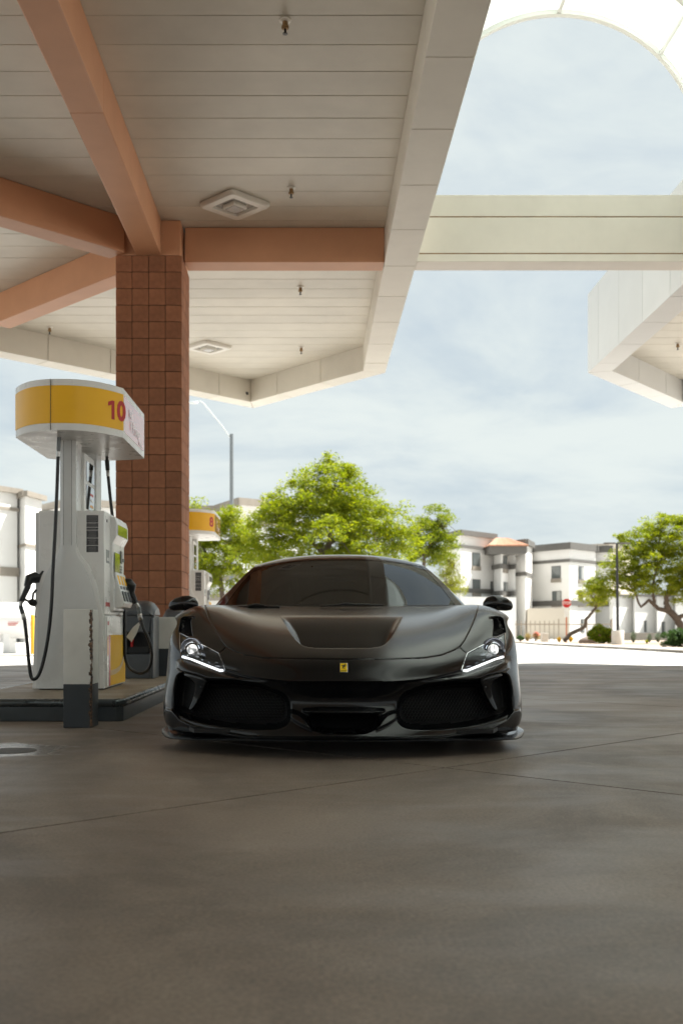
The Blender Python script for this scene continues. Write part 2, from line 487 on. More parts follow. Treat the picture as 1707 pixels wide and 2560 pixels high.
# ------------------------------------------------------------------ canopies
ZF = H + 4.49      # underside of the fascia
ZC = H + 4.92      # ceiling
ZT = H + 5.87      # top of the fascia
PIT = 1.222        # fascia panel pitch
def make_canopy(poly, label, y_first, beams, fm='fascia'):
    root = empty('station_canopy', (poly[0][0], poly[0][1], ZF), label=label, cat='canopy')
    if area(poly) < 0: poly = poly[::-1]
    inn = inset(poly, 0.392)
    # roof deck above the ceiling
    mb = MB(); mb.prism(inset(poly, 0.36), ZC + 0.05, ZC + 0.30)
    mb.build('roof_deck', MATS['deck'], root)
    # fascia: a dark core with a panel every 1.2 m
    n = len(poly)
    for i in range(n):
        a, b = Vector(poly[i]), Vector(poly[(i + 1) % n]); c, d = Vector(inn[i]), Vector(inn[(i + 1) % n])
        L = (b - a).length; e = (b - a) / L; nn = Vector((-e.y, e.x))
        co = inset([tuple(a), tuple(b), tuple(d), tuple(c)], 0.014)
        mb = MB(); mb.prism(co, ZF + 0.012, ZT - 0.02); mb.build('fascia_core', MATS['mortar'], root)
        ts = [0.0]
        if abs(e.x) < 0.01:      # straight side: joints where the photo has them
            k0 = [(y_first + k * PIT - a.y) / e.y for k in range(-20, 20)]
        else:
            cnt = max(2, round(L / PIT)); k0 = [L * k / cnt for k in range(1, cnt)]
        ts = [0.0] + sorted(t for t in k0 if 0.25 < t < L - 0.25) + [L]
        for t0, t1 in zip(ts[:-1], ts[1:]):
            g = 0.005
            s0 = (c - a).dot(e) if t0 == 0 else t0
            s1 = (d - a).dot(e) if t1 == L else t1
            q = [a + e * (t0 + g), a + e * (t1 - g), a + e * (s1 - g) + nn * 0.392, a + e * (s0 + g) + nn * 0.392]
            mb = MB(); mb.prism([tuple(p) for p in q], ZF + random.uniform(-.001, .001), ZT)
            mb.build('fascia_panel', MATS[fm], root, bevel=0.004, seg=1)
    # ceiling planks
    ymin = min(p[1] for p in inn); ymax = max(p[1] for p in inn)
    k = math.floor((ymin - 8.66) / 0.436)
    while 8.66 + k * 0.436 < ymax:
        y0 = 8.66 + k * 0.436; y1 = y0 + 0.436; k += 1
        q = clip(clip(list(inn), 0, 1, y1 - 0.003), 0, -1, -(y0 + 0.003))
        if len(q) < 3 or abs(area(q)) < 0.03: continue
        if area(q) < 0: q = q[::-1]
        # a shallow pan: the middle hangs 6 mm below its edges
        mb = MB(); mb.prism(q, ZC + random.uniform(-.0015, .0015), ZC + 0.045)
        mb.build('plank', MATS['plank'], root, bevel=0.007, seg=2)
    for (a, b, w) in beams:
        mb = MB(); mb.beam((*a, ZF), (*b, ZF), w, ZC - ZF - 0.004)
        mb.build('beam', MATS['salmon'], root, bevel=0.012, seg=2)
    return root

PX0, PX1, PY0, PY1 = -2.36, -1.56, 12.98, 13.78     # brick pillar footprint
PCX, PCY = -1.96, 13.39
left_poly = [(1.28, -7.0), (1.28, 18.95), (-1.19, 21.97), (-8.2, 14.77), (-8.2, -7.0), (-5.5, -9.8), (-1.5, -9.8)]  # rear and left reach, out of view, sized for the light underneath
canopy_l = make_canopy(left_poly, 'large cream plank canopy with salmon beams over the black car', 8.484, [
    ((PCX, 9.402), (PCX, -9.3), 0.30), ((PCX, PY0 - 0.004), (PCX, 9.40), 0.30),
    ((PX1 + 0.004, PCY), (0.884, PCY), 0.33),
    ((PX0 + 0.02, PY0 + 0.02), (-7.6, PY0 - 5.22), 0.30),
    ((PX0 + 0.02, PY1 - 0.02), (-4.62, PY1 + 2.28), 0.30)])
# stub of the pillar above the brickwork
mb = MB(); mb.box(PX0 + .02, PX1 - .02, PY0 + .012, PY1 - .012, ZF + 0.002, ZC - 0.004)
mb.build('pillar_cap', MATS['salmon'], canopy_l, bevel=0.012)
MX = 6.11
right_poly = [(MX - x, y) for (x, y) in left_poly][::-1]
canopy_r = make_canopy(right_poly, 'second cream canopy with white panelled fascia, tinted for sky light, across the lane', 8.484, [
    ((MX - PCX, PCY - 0.4), (MX - PCX, -9.3), 0.30), ((4.83 + 0.40, PCY), (MX - PCX - .4, PCY), 0.33)], 'fascia_skylit')
# rusty drip line where the bridge meets the fascia is part of the bridge
bridge = empty('bridge_beam', (3.05, 13.39, ZF), label='pale horizontal bridge beam with rust streaked seams joining both canopies', cat='beam')
bx0, bx1 = 1.284, 4.826
zz = [ZF, ZF + 0.105, ZF + 0.555, ZF + 0.83]
for a, b in zip(zz[:-1], zz[1:]):
    mb = MB(); mb.box(bx0, bx1, 13.225, 13.555, a + 0.006, b - 0.006)
    mb.build('panel', MATS['bridge_cream'], bridge, bevel=0.006)
for z in zz[1:3]:
    mb = MB(); mb.box(bx0 + .002, bx1 - .002, 13.227, 13.553, z - 0.0065, z + 0.0065)
    mb.build('rust_seam', MATS['rust_line'], bridge)

# barrel vault between the canopies
m_v, nt, b, out = nodemat('vault_sheet')
N, L = nt.nodes, nt.links
tl = N.new('ShaderNodeBsdfTranslucent'); tl.inputs['Color'].default_value = (0.86, 0.90, 0.88, 1)
b.inputs['Base Color'].default_value = (0.80, 0.82, 0.80, 1); b.inputs['Roughness'].default_value = 0.4
mx = N.new('ShaderNodeMixShader'); mx.inputs[0].default_value = 0.65
L.new(b.outputs[0], mx.inputs[1]); L.new(tl.outputs[0], mx.inputs[2]); L.new(mx.outputs[0], out.inputs[0])
VX, VZ, VR = 3.055, ZT, 1.80
vault = empty('arched_skylight', (VX, 13.45, VZ), label='white translucent barrel vault skylight with arched ribs above the lane', cat='skylight')
rib_y = [13.42 - 1.05 * k for k in range(17)]
def arc(r, y, n=40, t0=-90, t1=90):
    return [(VX + r * math.sin(R(t0 + (t1 - t0) * k / n)), y, VZ + r * math.cos(R(t0 + (t1 - t0) * k / n))) for k in range(n + 1)]
rib_proto = None
for y in rib_y:
    if rib_proto is None:
        mb = MB()
        A = np.array([arc(VR - .05, y - .04), arc(VR - .05, y + .04), arc(VR + .05, y + .04), arc(VR + .05, y - .04), arc(VR - .05, y - .04)])
        mb.grid(A)
        rib_proto = mb.build('rib', MATS['white_metal'], vault, smooth=True)
    else:
        o = rib_proto.copy(); COL.objects.link(o); o.parent = vault; o.location = (0, y - rib_y[0], 0)
sheet_proto = None
for ya, yb in zip(rib_y[:-1], rib_y[1:]):
    if sheet_proto is None:
        mb = MB()
        A = np.array([arc(VR + .004, ya - .02), arc(VR + .004, yb + .02), arc(VR + .014, yb + .02), arc(VR + .014, ya - .02), arc(VR + .004, ya - .02)])
        mb.grid(A)
        sheet_proto = mb.build('sheet', m_v, vault, smooth=True)
    else:
        o = sheet_proto.copy(); COL.objects.link(o); o.parent = vault; o.location = (0, ya - rib_y[0], 0)
for th in (-45, 0, 45):
    p = (VX + (VR - .02) * math.sin(R(th)), 0, VZ + (VR - .02) * math.cos(R(th)))
    mb = MB(); mb.box(p[0] - .022, p[0] + .022, rib_y[-1], rib_y[0] - .045, p[2] - .022, p[2] + .02)
    mb.build('purlin', MATS['white_metal'], vault)

# brick pillar
pillar = empty('brick_pillar', ((PX0 + PX1) / 2, (PY0 + PY1) / 2, 0), label='square reddish brown block pillar rising from the pump island', cat='pillar')
IZ = 0.157
nc = 25; ch = (ZF - IZ) / nc
mb = MB(); mb.box(PX0 + .012, PX1 - .012, PY0 + .012, PY1 - .012, IZ, ZF - 0.002)
mb.build('mortar_core', MATS['mortar'], pillar)
protos = []
bs = (PX1 - PX0) / 4
for t in range(3):
    mb = MB(); g = 0.003
    mb.box(PX0 + g, PX0 + bs - g, PY0 + g, PY0 + bs - g, IZ + g, IZ + ch - g)
    o = mb.build('block', MATS['block'], pillar, bevel=0.006 + .002 * t, seg=2)
    protos.append(o)
first = True
for c in range(nc):
    for i in range(4):
        for j in range(4):
            if 0 < i < 3 and 0 < j < 3: continue
            if c == 0 and i == 0 and j < 3:
                o = protos[j]
            else:
                o = random.choice(protos).copy(); COL.objects.link(o); o.parent = pillar
            o.location = (i * bs, j * bs + 0.0, c * ch)
            o.location.x += random.uniform(-.0012, .0012); o.location.y += random.uniform(-.0012, .0012)

# sprinkler heads
def sprinkler(x, y, label):
    r = empty('sprinkler_head', (x, y, ZC), label=label, cat='sprinkler', group='sprinkler heads under the canopies')
    mb = MB(); mb.lathe([(0.0000, 0.0000), (0.0508, 0.0000), (0.0476, -0.0098), (0.0246, -0.0164), (0.0000, -0.0164)], (x, y, ZC), n=20)
    mb.build('escutcheon', MATS['fixture_white'], r, smooth=True)
    mb = MB(); mb.lathe([(0.0000, -0.0148), (0.0221, -0.0148), (0.0221, -0.0492), (0.0295, -0.0508), (0.0295, -0.0697), (0.0164, -0.0738), (0.0000, -0.0738)], (x, y, ZC), n=16)
    mb.build('body', MATS['rust_brass'], r, smooth=True)
    mb = MB(); mb.lathe([(0.0000, -0.0722), (0.0098, -0.0722), (0.0098, -0.1066), (0.0213, -0.1099), (0.0213, -0.1148), (0.0000, -0.1164)], (x, y, ZC), n=12)
    mb.build('deflector', MATS['black_plastic'], r, smooth=True)
for (px, py, lab) in ((713, 50, 'rusty sprinkler head on the plank ceiling furthest from the brick pillar'),
                      (728, 469, 'rusty sprinkler head on the ceiling close to the square light by the pillar'),
                      (751, 717, 'rusty sprinkler head on the ceiling just beyond the salmon cross beam'),
                      (753, 868, 'rusty sprinkler head on the ceiling near the angled canopy end'),
                      (125, 818, 'rusty sprinkler head beyond the diagonal salmon beam left of the pillar'),
                      (1693, 858, 'grey sprinkler head under the second canopy across the lane')):
    Y = 4.92 * F / (CY - py); sprinkler((px - CX) / F * Y, Y, lab)

# square ceiling lights, turned 45 degrees
def ceiling_light(x, y, label):
    r = empty('ceiling_light', (x, y, ZC), label=label, cat='light', group='square lights on the canopy ceiling')
    def ring(a, b, z0, z1):
        k = MB(); s = 0.7071
        def rot(p): return ((p[0] - p[1]) * s + x, (p[0] + p[1]) * s + y)
        def rr(h, c=0.05):
            pts = []
            for (sx, sy, a0) in ((1, 1, 0), (-1, 1, 90), (-1, -1, 180), (1, -1, 270)):
                for t in range(5):
                    th = R(a0 + 22.5 * t); pts.append((sx * (h - c) + c * math.cos(th), sy * (h - c) + c * math.sin(th)))
            return [rot(p) for p in pts]
        A = [[(*p, z) for p in rr(h, c) + rr(h, c)[:1]] for (h, c, z) in ((a, .05, ZC - .002), (a, .05, ZC - z0), (a - .02, .05, ZC - z1), (b + .01, .02, ZC - z1), (b, .02, ZC - z0), (b, .02, ZC - .002))]
        k.grid(np.array(A)); return k, rot
    k, rot = ring(0.30, 0.185, 0.03, 0.055); k.build('frame', MATS['fixture_white'], r, smooth=True)
    mb = MB(); q = [rot(p) for p in ((.186, .186), (-.186, .186), (-.186, -.186), (.186, -.186))]
    mb.prism(q, ZC - .022, ZC - .004); mb.build('lens', MATS['fixture_glass'], r)
    mb = MB(); q = [rot(p) for p in ((.10, .10), (-.10, .10), (-.10, -.10), (.10, -.10))]
    mb.prism(q, ZC - .07, ZC - .022); mb.build('lamp_box', MATS['fixture_white'], r, bevel=.008)
    mb = MB(); q = [rot(p) for p in ((.08, .08), (-.08, .08), (-.08, -.08), (.08, -.08))]
    mb.prism(q, ZC - .078, ZC - .0702); mb.build('lamp_glass', MATS['fixture_glass'], r)
ceiling_light(-0.89, 12.48, 'white square ceiling light with raised frame in front of the cross beam')
ceiling_light(-1.80, 18.80, 'white square ceiling light beside the pillar near the canopy end')
ceiling_light(-0.89, 6.2, 'white square ceiling light directly above the car bonnet')
# dome camera in the canopy corner
cx_, cy_, cz_ = P(614, 990, 21.35)
r = empty('dome_camera', (cx_, cy_, cz_), label='small grey dome camera in the pointed canopy corner', cat='camera')
mb = MB(); mb.lathe([(0, .07), (.06, .07), (.06, .03), (.055, .02), (0, .02)], (cx_, cy_, cz_), n=18); mb.build('housing', MATS['dark_grey'], r, smooth=True)
mb = MB(); mb.ball((cx_, cy_, cz_ + .02), .05); mb.build('dome', MATS['black_plastic'], r, smooth=True)

# ------------------------------------------------------------------ pump island
mat('island_paint', (0.045, 0.055, 0.06), 0.42, var=0.25, vscale=7, bump=0.05, bscale=60)
mat('nosing', (0.10, 0.115, 0.12), 0.30, metal=0.55, var=0.35, vscale=9, rvar=0.12)
IX0, IX1, IY0, IY1 = -2.64, -1.335, 7.68, 20.6
island = empty('pump_island', ((IX0 + IX1) / 2, IY0, 0), label='long raised concrete pump island with dark painted kerb and steel nosing', cat='island')
ipoly = [(IX0 + .05, IY0), (IX1 - .05, IY0), (IX1, IY0 + .05), (IX1, IY1 - .05), (IX1 - .05, IY1), (IX0 + .05, IY1), (IX0, IY1 - .05), (IX0, IY0 + .05)]
mb = MB(); mb.prism(inset(ipoly, 0.012), 0.0, IZ - 0.03); mb.build('kerb_face', MATS['island_paint'], island, bevel=0.006)
mb = MB(); mb.prism(inset(ipoly, 0.03), IZ - 0.034, IZ); mb.build('deck', MATS['island_top'], island)
mb = MB()
path = [(p[0], p[1], IZ - 0.026) for p in inset(ipoly, 0.022)]
mb.tube(path + path[:2], 0.030, n=12, cap=False)
mb.build('nosing', MATS['nosing'], island, smooth=True)

# ------------------------------------------------------------------ text
def text_mb(body, size, bold=0.0, extrude=0.0, align='CENTER', squeeze=1.0):
    """flat letters in the XY plane as an MB, centred on the origin"""
    cu = bpy.data.curves.new('lettering', 'FONT')
    cu.body = body; cu.size = size; cu.offset = bold; cu.extrude = extrude
    cu.align_x = align; cu.align_y = 'CENTER'; cu.resolution_u = 3
    cu.fill_mode = 'BOTH'
    o = bpy.data.objects.new('lettering', cu); COL.objects.link(o)
    dg = bpy.context.evaluated_depsgraph_get()
    me = o.evaluated_get(dg).to_mesh()
    r = MB(); r.v = [(v.co.x * squeeze, v.co.y, v.co.z) for v in me.vertices]; r.f = [tuple(p.vertices) for p in me.polygons]
    o.evaluated_get(dg).to_mesh_clear()
    bpy.data.objects.remove(o); bpy.data.curves.remove(cu)
    return r
def place(mb, o, ux, uy):
    """map local text plane (x,y) to o + x*ux + y*uy (+ z along the normal)"""
    o = Vector(o); ux = Vector(ux); uy = Vector(uy); n = ux.cross(uy)
    mb.v = [tuple(o + ux * p[0] + uy * p[1] + n * p[2]) for p in mb.v]
    return mb

# ------------------------------------------------------------------ fuel pumps
mat('pump_white', (0.82, 0.82, 0.80), 0.30, var=0.07, vscale=5, rvar=0.06)
mat('pump_grey', (0.70, 0.71, 0.70), 0.30, var=0.08, vscale=4, rvar=0.06)
mat('pump_dark_grey', (0.20, 0.22, 0.225), 0.35, var=0.1, vscale=4)
mat('band_yellow', (0.96, 0.51, 0.001), 0.34, var=0.05, vscale=3)
mat('decal_yellow', (0.88, 0.46, 0.006), 0.6, spec=0.15, var=0.12, vscale=2, col2=(0.90, 0.55, 0.05))
mat('gold', (0.62, 0.36, 0.01), 0.28)
mat('red', (0.50, 0.012, 0.012), 0.30)
mat('panel_red', (0.52, 0.09, 0.08), 0.10, spec=0.6, coat=0.4)
mat('panel_text', (0.80, 0.70, 0.70), 0.3)
mat('orange', (0.75, 0.30, 0.03), 0.3)
mat('seam', (0.09, 0.09, 0.09), 0.6)
mat('sticker_black', (0.035, 0.036, 0.04), 0.35)
mat('sticker_text', (0.22, 0.22, 0.22), 0.5)
mat('screen', (0.03, 0.035, 0.03), 0.04, spec=1.0, coat=1.0)
mat('rubber', (0.010, 0.010, 0.011), 0.33, var=0.3, vscale=30)
mat('silver', (0.55, 0.54, 0.52), 0.28, metal=0.9, var=0.3, vscale=30)
mat('paper', (0.70, 0.69, 0.66), 0.6, var=0.1, vscale=20)
mat('led', (0.02, 0.02, 0.02), 0.2)

PUX, PUY = -1.99, 8.90          # pump local origin: middle of the front end, island top
def make_pump(number, label, full=True):
    ox, oy, oz = PUX, PUY, IZ
    root = empty('fuel_pump', (ox, oy, oz), label=label, cat='pump', group='fuel pumps on the island')
    W = 0.285; D = 0.95
    def B(name, mname, x0, x1, y0, y1, z0, z1, bevel=0.004, parent=root):
        k = MB(); k.box(ox + x0, ox + x1, oy + y0, oy + y1, oz + z0, oz + z1)
        return k.build(name, MATS[mname], parent, bevel=bevel)
    S = 0.30611
    def c4(x, y):   # pixel of the photo's pump front -> local x, z on the front plane
        px, py = x * S, 1350 + y * S
        return ((px - CX) / 303.4 - ox, H - (py - CY) / 303.4 - oz)
    # lower cabinet
    low = B('lower_cabinet', 'pump_white', -W, W, 0.03, D, 0.012, 0.615, 0.01)
    B('plinth', 'seam', -W + .02, W - .02, 0.05, D - .02, 0.0005, 0.0125, 0)
    up = B('upper_cabinet', 'pump_white', -W + .012, W - .012, 0.045, D - .015, 0.622, 1.483, 0.012)
    B('side_wing', 'pump_grey', -W - .035, -W + .01, 0.12, D - .08, 0.55, 1.475, 0.015)
    # bottle shaped end panel, built from two outlines
    Lp = [(490, 45), (478, 90), (440, 150), (390, 205), (345, 290), (312, 390), (294, 500), (286, 620), (282, 800), (276, 1000), (270, 1223)]
    Rp = [(627, 45), (638, 95), (676, 150), (722, 225), (762, 310), (795, 400), (822, 500), (842, 620), (846, 800), (850, 1000), (854, 1223)]
    pl = [c4(*p) for p in Lp]; pr = [c4(*p) for p in Rp]
    for nm, ins, y0, y1, ma in (('end_panel_frame', 0.0, -0.004, 0.06, 'pump_white'), ('end_panel', 0.034, -0.022, 0.03, 'pump_grey')):
        k = MB(); A = []
        n = len(pl)
        l2 = []; r2 = []
        for i in range(n):
            (lx, lz), (rx, rz_) = pl[i], pr[i]
            # inset grows below the neck
            tt = min(1.0, max(0.0, (pl[0][1] - lz) / 0.12))
            l2.append((lx + ins * tt, lz)); r2.append((rx - ins * tt, rz_))
        # smooth front curve: bulges forward in the middle
        m_ = 12
        for i in range(n):
            row = []
            for j in range(m_ + 1):
                t = j / m_; x = l2[i][0] * (1 - t) + r2[i][0] * t
                yy = y0 - 0.018 * (1 - (2 * t - 1) ** 2)
                row.append((ox + x, oy + yy, oz + max(l2[i][1], 0.012)))
            A.append(row)
        k.grid(np.array(A))
        b0 = len(k.v)
        # skirt back to the cabinet
        rim = [A[i][0] for i in range(n)] + A[-1][1:-1] + [A[i][-1] for i in range(n - 1, -1, -1)] + A[0][1:-1][::-1]
        back = [(p[0], oy + y1, p[2]) for p in rim]
        q = len(rim)
        k.add(rim + back, [(i, (i + 1) % q, q + (i + 1) % q, q + i) for i in range(q)])
        k.build(nm, MATS[ma], root, smooth=True, angle=35)
    # kick seam low on the panel frame
    xl, zl = c4(283, 628)
    B('frame_seam', 'seam', xl - .0, xl + .036, -0.006, -0.0045, zl - .002, zl + .002, 0)
    # column of the front end
    xa, za = c4(505, 45); xb, _ = c4(612, 45)
    ZB = 2.053
    k = MB()
    pr_ = [(xa - .012, 0.03), (xa - .012, 0.0), (xa + .018, -0.02), (xb - .018, -0.02), (xb + .012, 0.0), (xb + .012, 0.21), (xa - .012, 0.21)]
    k.prism([(ox + p[0], oy + p[1]) for p in pr_], oz + za - 0.01, oz + ZB + .01)
    k.build('front_column', MATS['pump_grey'], root, bevel=.003)
    B('column_groove', 'seam', xa + .0195, xa + .022, -0.0212, -0.0195, za, ZB, 0)
    B('column_groove', 'seam', xb - .022, xb - .0195, -0.0212, -0.0195, za, ZB, 0)
    B('rear_column', 'pump_grey', -0.085, 0.085, 0.66, 0.88, 1.48, ZB + .01, 0.008)
    # media panel between the columns, facing the lane
    md = B('media_panel', 'pump_white', -0.04, 0.075, 0.205, 0.62, 1.485, 1.99, 0.012)
    B('screen', 'screen', 0.0755, 0.079, 0.27, 0.60, 1.52, 1.73, 0.002, md)
    B('screen', 'screen', 0.0755, 0.079, 0.27, 0.60, 1.76, 1.93, 0.002, md)
    for i, z in enumerate((1.55, 1.60, 1.65)):
        B('price_digit_row', ('orange', 'pump_grey', 'red')[i], 0.0791, 0.0795, 0.42, 0.55, z, z + 0.022, 0, md)
    # black stickers on the end of the cabinet
    for (za_, zb_) in ((1.412, 1.474), (1.376, 1.408), (1.352, 1.372), (1.287, 1.348), (1.224, 1.283), (1.168, 1.220)):
        st = B('sticker', 'sticker_black', 0.125, 0.222, 0.0425, 0.0446, za_ - .03, zb_ - .03, 0)
        n = int((zb_ - za_) / 0.0105)
        for q in range(n):
            z = za_ - .03 + 0.007 + q * 0.0105
            w = random.uniform(.05, .085)
            B('print_line', 'sticker_text', 0.1735 - w / 2, 0.1735 + w / 2, 0.0415, 0.0424, z, z + 0.0035, 0, st)
    # lane side (+x) and mirrored on the far side
    for s in (1, -1):
        def BB(name, mname, x0, x1, y0, y1, z0, z1, bevel=0.004, parent=root):
            a, b = sorted((s * x0, s * x1))
            return B(name, mname, a, b, y0, y1, z0, z1, bevel, parent)
        # moulded bezel
        prof = [(W - .03, 1.470), (W + .028, 1.455), (W + .045, 1.40), (W + .045, 1.30), (W + .010, 1.235), (W + .006, 0.99), (W + .020, 0.90), (W + .020, 0.66), (W - .02, 0.64)]
        k = MB(); k.extr([(ox + s * x, oy + 0.30, oz + z) for (x, z) in prof], (0, 0.56, 0))
        bz = k.build('bezel', MATS['pump_white'], root, bevel=0.01)
        BB('screen', 'screen', W + .0455, W + .048, 0.34, 0.80, 1.305, 1.395, 0.002, bz)
        BB('screen', 'screen', W + .013, W + .018, 0.36, 0.60, 0.99, 1.16, 0.002, bz)
        BB('price_card', 'pump_dark_grey', W - .012, W - .0085, 0.12, 0.245, 1.055, 1.165, 0, up)
        for q in range(3):
            BB('digit', 'pump_white', W - .0085, W - .0078, 0.145 + .03 * q, 0.165 + .03 * q, 1.075, 1.10, 0, up)
        # card reader, keypad and receipt slot
        BB('card_reader', 'sticker_black', W + .0105, W + .020, 0.64, 0.72, 1.08, 1.19, 0.003, bz)
        for kq in range(12):
            BB('key', 'pump_dark_grey', W + .0105, W + .017, 0.64 + .03 * (kq % 3), 0.662 + .03 * (kq % 3), 0.97 + .024 * (kq // 3), 0.988 + .024 * (kq // 3), 0, bz)
        BB('receipt_slot', 'sticker_black', W + .0105, W + .016, 0.76, 0.83, 1.10, 1.13, 0, bz)
        BB('lock', 'sticker_black', W - .0118, W - .008, 0.14, 0.165, 1.395, 1.42, 0, up)
        # grade buttons on a sloping box
        k = MB(); prof2 = [(W + .018, 0.985), (W + .022, 0.985), (W + .095, 0.725), (W + .075, 0.69), (W + .018, 0.68)]
        k.extr([(ox + s * x, oy + 0.36, oz + z) for (x, z) in prof2], (0, 0.46, 0))
        gb = k.build('grade_box', MATS['pump_white'], root, bevel=0.008)
        for q in range(3):
            y0 = 0.40 + 0.14 * q
            def sl(z):  # sloping face
                return W + .022 + (0.985 - z) / 0.26 * 0.073
            for (z0, z1, ma, dx_) in ((0.885, 0.965, 'decal_yellow', .002), (0.845, 0.872, 'sticker_black', .004), (0.74, 0.825, 'sticker_black', .010)):
                k = MB()
                pts = [(sl(z0), y0, z0), (sl(z0), y0 + .08, z0), (sl(z1), y0 + .08, z1), (sl(z1), y0, z1)]
                k.extr([(ox + s * x, oy + y, oz + z) for (x, y, z) in pts], (s * dx_, 0, dx_ * .3))
                k.build('grade_button', MATS[ma], gb)
        # lower door graphics
        ld = MB(); ld.box(*sorted((ox + s * W, ox + s * (W + .006))), oy + 0.06, oy + 0.93, oz + 0.02, oz + 0.605)
        ld = ld.build('lower_door', MATS['pump_white'], root, bevel=.003)
        X0, X1 = W + .0062, W + .0082
        BB('decal', 'decal_yellow', X0, X1, 0.205, 0.925, 0.025, 0.45, 0, ld)
        BB('decal', 'red', X0, X1 + .0004, 0.150, 0.207, 0.022, 0.45, 0, ld)
        k = MB(); k.extr([(ox + s * X0, oy + .105 + .035 * math.cos(R(a * 15)), oz + .36 + .085 * math.sin(R(a * 15))) for a in range(24)], (s * .002, 0, 0))
        k.build('decal', MATS['orange'], ld)
        pth = [(ox + s * (X1 + .001), oy + .86, oz + .45), (ox + s * (X1 + .001), oy + .87, oz + .33), (ox + s * (X1 + .001), oy + .80, oz + .22), (ox + s * (X1 + .001), oy + .66, oz + .16), (ox + s * (X1 + .001), oy + .45, oz + .135), (ox + s * (X1 + .001), oy + .21, oz + .13)]
        k = MB()
        for a, b in zip(pth[:-1], pth[1:]):
            a = Vector(a); b = Vector(b); d = (b - a).normalized(); nn = Vector((0, -d.z, d.y)) * .022
            k.add([a - nn, a + nn, b + nn, b - nn], [(0, 1, 2, 3)])
        k.build('decal', MATS['gold'], ld)
        for yy in (0.09, 0.82):
            BB('decal', 'red', X0, X1, yy, yy + .065, 0.535, 0.565, 0, ld)
        BB('decal', 'red', W - .0118, W - .0095, 0.10, 0.27, 0.69, 0.725, 0, up)
    # hose canopy ring with the yellow band
    prof_h = 0.40
    def outline(grow=0.0):
        pts = []
        n = 18
        for i in range(n + 1):                       # curved nose toward -y
            t = -1 + 2 * i / n
            pts.append((0.026 + (0.435 + grow) * math.copysign(abs(t) ** 0.9, t), -0.145 - (0.33 + grow) * (1 - abs(t) ** 2.3)))
        pts.append((0.465 + grow, 0.93)); 
        for i in range(1, n):
            t = 1 - 2 * i / n
            pts.append((0.026 + (0.435 + grow) * t, 0.95 + .10 * (1 - abs(t) ** 2.3) + grow))
        pts.append((-0.413 - grow, 0.93))
        return pts
    zb0 = ZB; zb1 = ZB + prof_h
    def ring_mesh(name, z0, z1, grow, ma, y_only=None):
        k = MB(); pts = outline(grow); n = len(pts)
        k.prism([(ox + p[0], oy + p[1]) for p in pts], oz + z0, oz + z1)
        return k.build(name, MATS[ma], root, smooth=True, angle=30)
    ring_mesh('hose_canopy', zb0, zb1, 0.0, 'pump_white')
    pts = outline(0.003)
    # yellow band only round the nose (indices 0..18), red panels along the sides
    k = MB(); A = []
    for (p) in pts[0:19]:
        A.append([(ox + p[0], oy + p[1], oz + zb0 + .055), (ox + p[0], oy + p[1], oz + zb1 - .05)])
    k.grid(np.array(A)); band = k.build('yellow_band', MATS['band_yellow'], root, smooth=True, angle=60)
    for s in (1, -1):
        xx = 0.461; dx0 = 0.0 if s > 0 else 0.05
        k = MB(); k.add([(ox + dx0 + s * (xx + .001), oy - .10, oz + zb0 + .055), (ox + dx0 + s * (xx + .007), oy + .885, oz + zb0 + .055), (ox + dx0 + s * (xx + .007), oy + .885, oz + zb1 - .05), (ox + dx0 + s * (xx + .001), oy - .10, oz + zb1 - .05)], [(0, 1, 2, 3) if s > 0 else (3, 2, 1, 0)])
        rp = k.build('red_panel', MATS['panel_red'], root, fix=False)
        for (tx, sz, yc, zc) in (('Shell', .085, .20, .25), ('V\u00b7Power', .14, .42, .155), ('NITRO+', .05, .70, .085)):
            t = place(text_mb(tx, sz, 0.002), (ox + dx0 + s * (xx + .010), oy + yc, oz + zb0 + zc), (0, s, 0), (0, 0, 1))
            t.build('lettering', MATS['panel_text'], rp, fix=False)
    # number on the nose, near the lane side: bent round the band
    if number == '10':
        t = text_mb('0', 0.215, 0.009); t.v = [(p[0] + .066, p[1], p[2]) for p in t.v]
        one = [(-.052, -.074), (-.018, -.074), (-.018, .076), (-.046, .076), (-.090, .058), (-.090, .026), (-.052, .040)]
        t.add([(p[0], p[1], 0) for p in one], [(0, 1, 2, 3, 6), (3, 4, 5, 6)])
    else:
        t = text_mb(number, 0.215, 0.009)
    arcpts = [Vector(p) for p in outline(0.005)[0:19]]
    ln = [0.0]
    for a, b in zip(arcpts[:-1], arcpts[1:]): ln.append(ln[-1] + (b - a).length)
    tot = ln[-1]
    def at(l):
        for i in range(len(ln) - 1):
            if l <= ln[i + 1] or i == len(ln) - 2:
                q = (l - ln[i]) / (ln[i + 1] - ln[i]); return arcpts[i].lerp(arcpts[i + 1], q)
    tw = max(v[0] for v in t.v)
    for q, v in enumerate(t.v):
        p = at(tot - 0.095 + v[0]); t.v[q] = (ox + p.x, oy + p.y, oz + (zb0 + zb1) / 2 + v[1])
    t.build('number', MATS['red'], band, fix=False)
    k = MB(); p = arcpts[9]; k.box(ox - 0.048, ox - 0.0455, oy + p.y - .0002, oy + p.y + .02, oz + zb0, oz + zb1 + .001); k.build('canopy_seam', MATS['seam'], root)
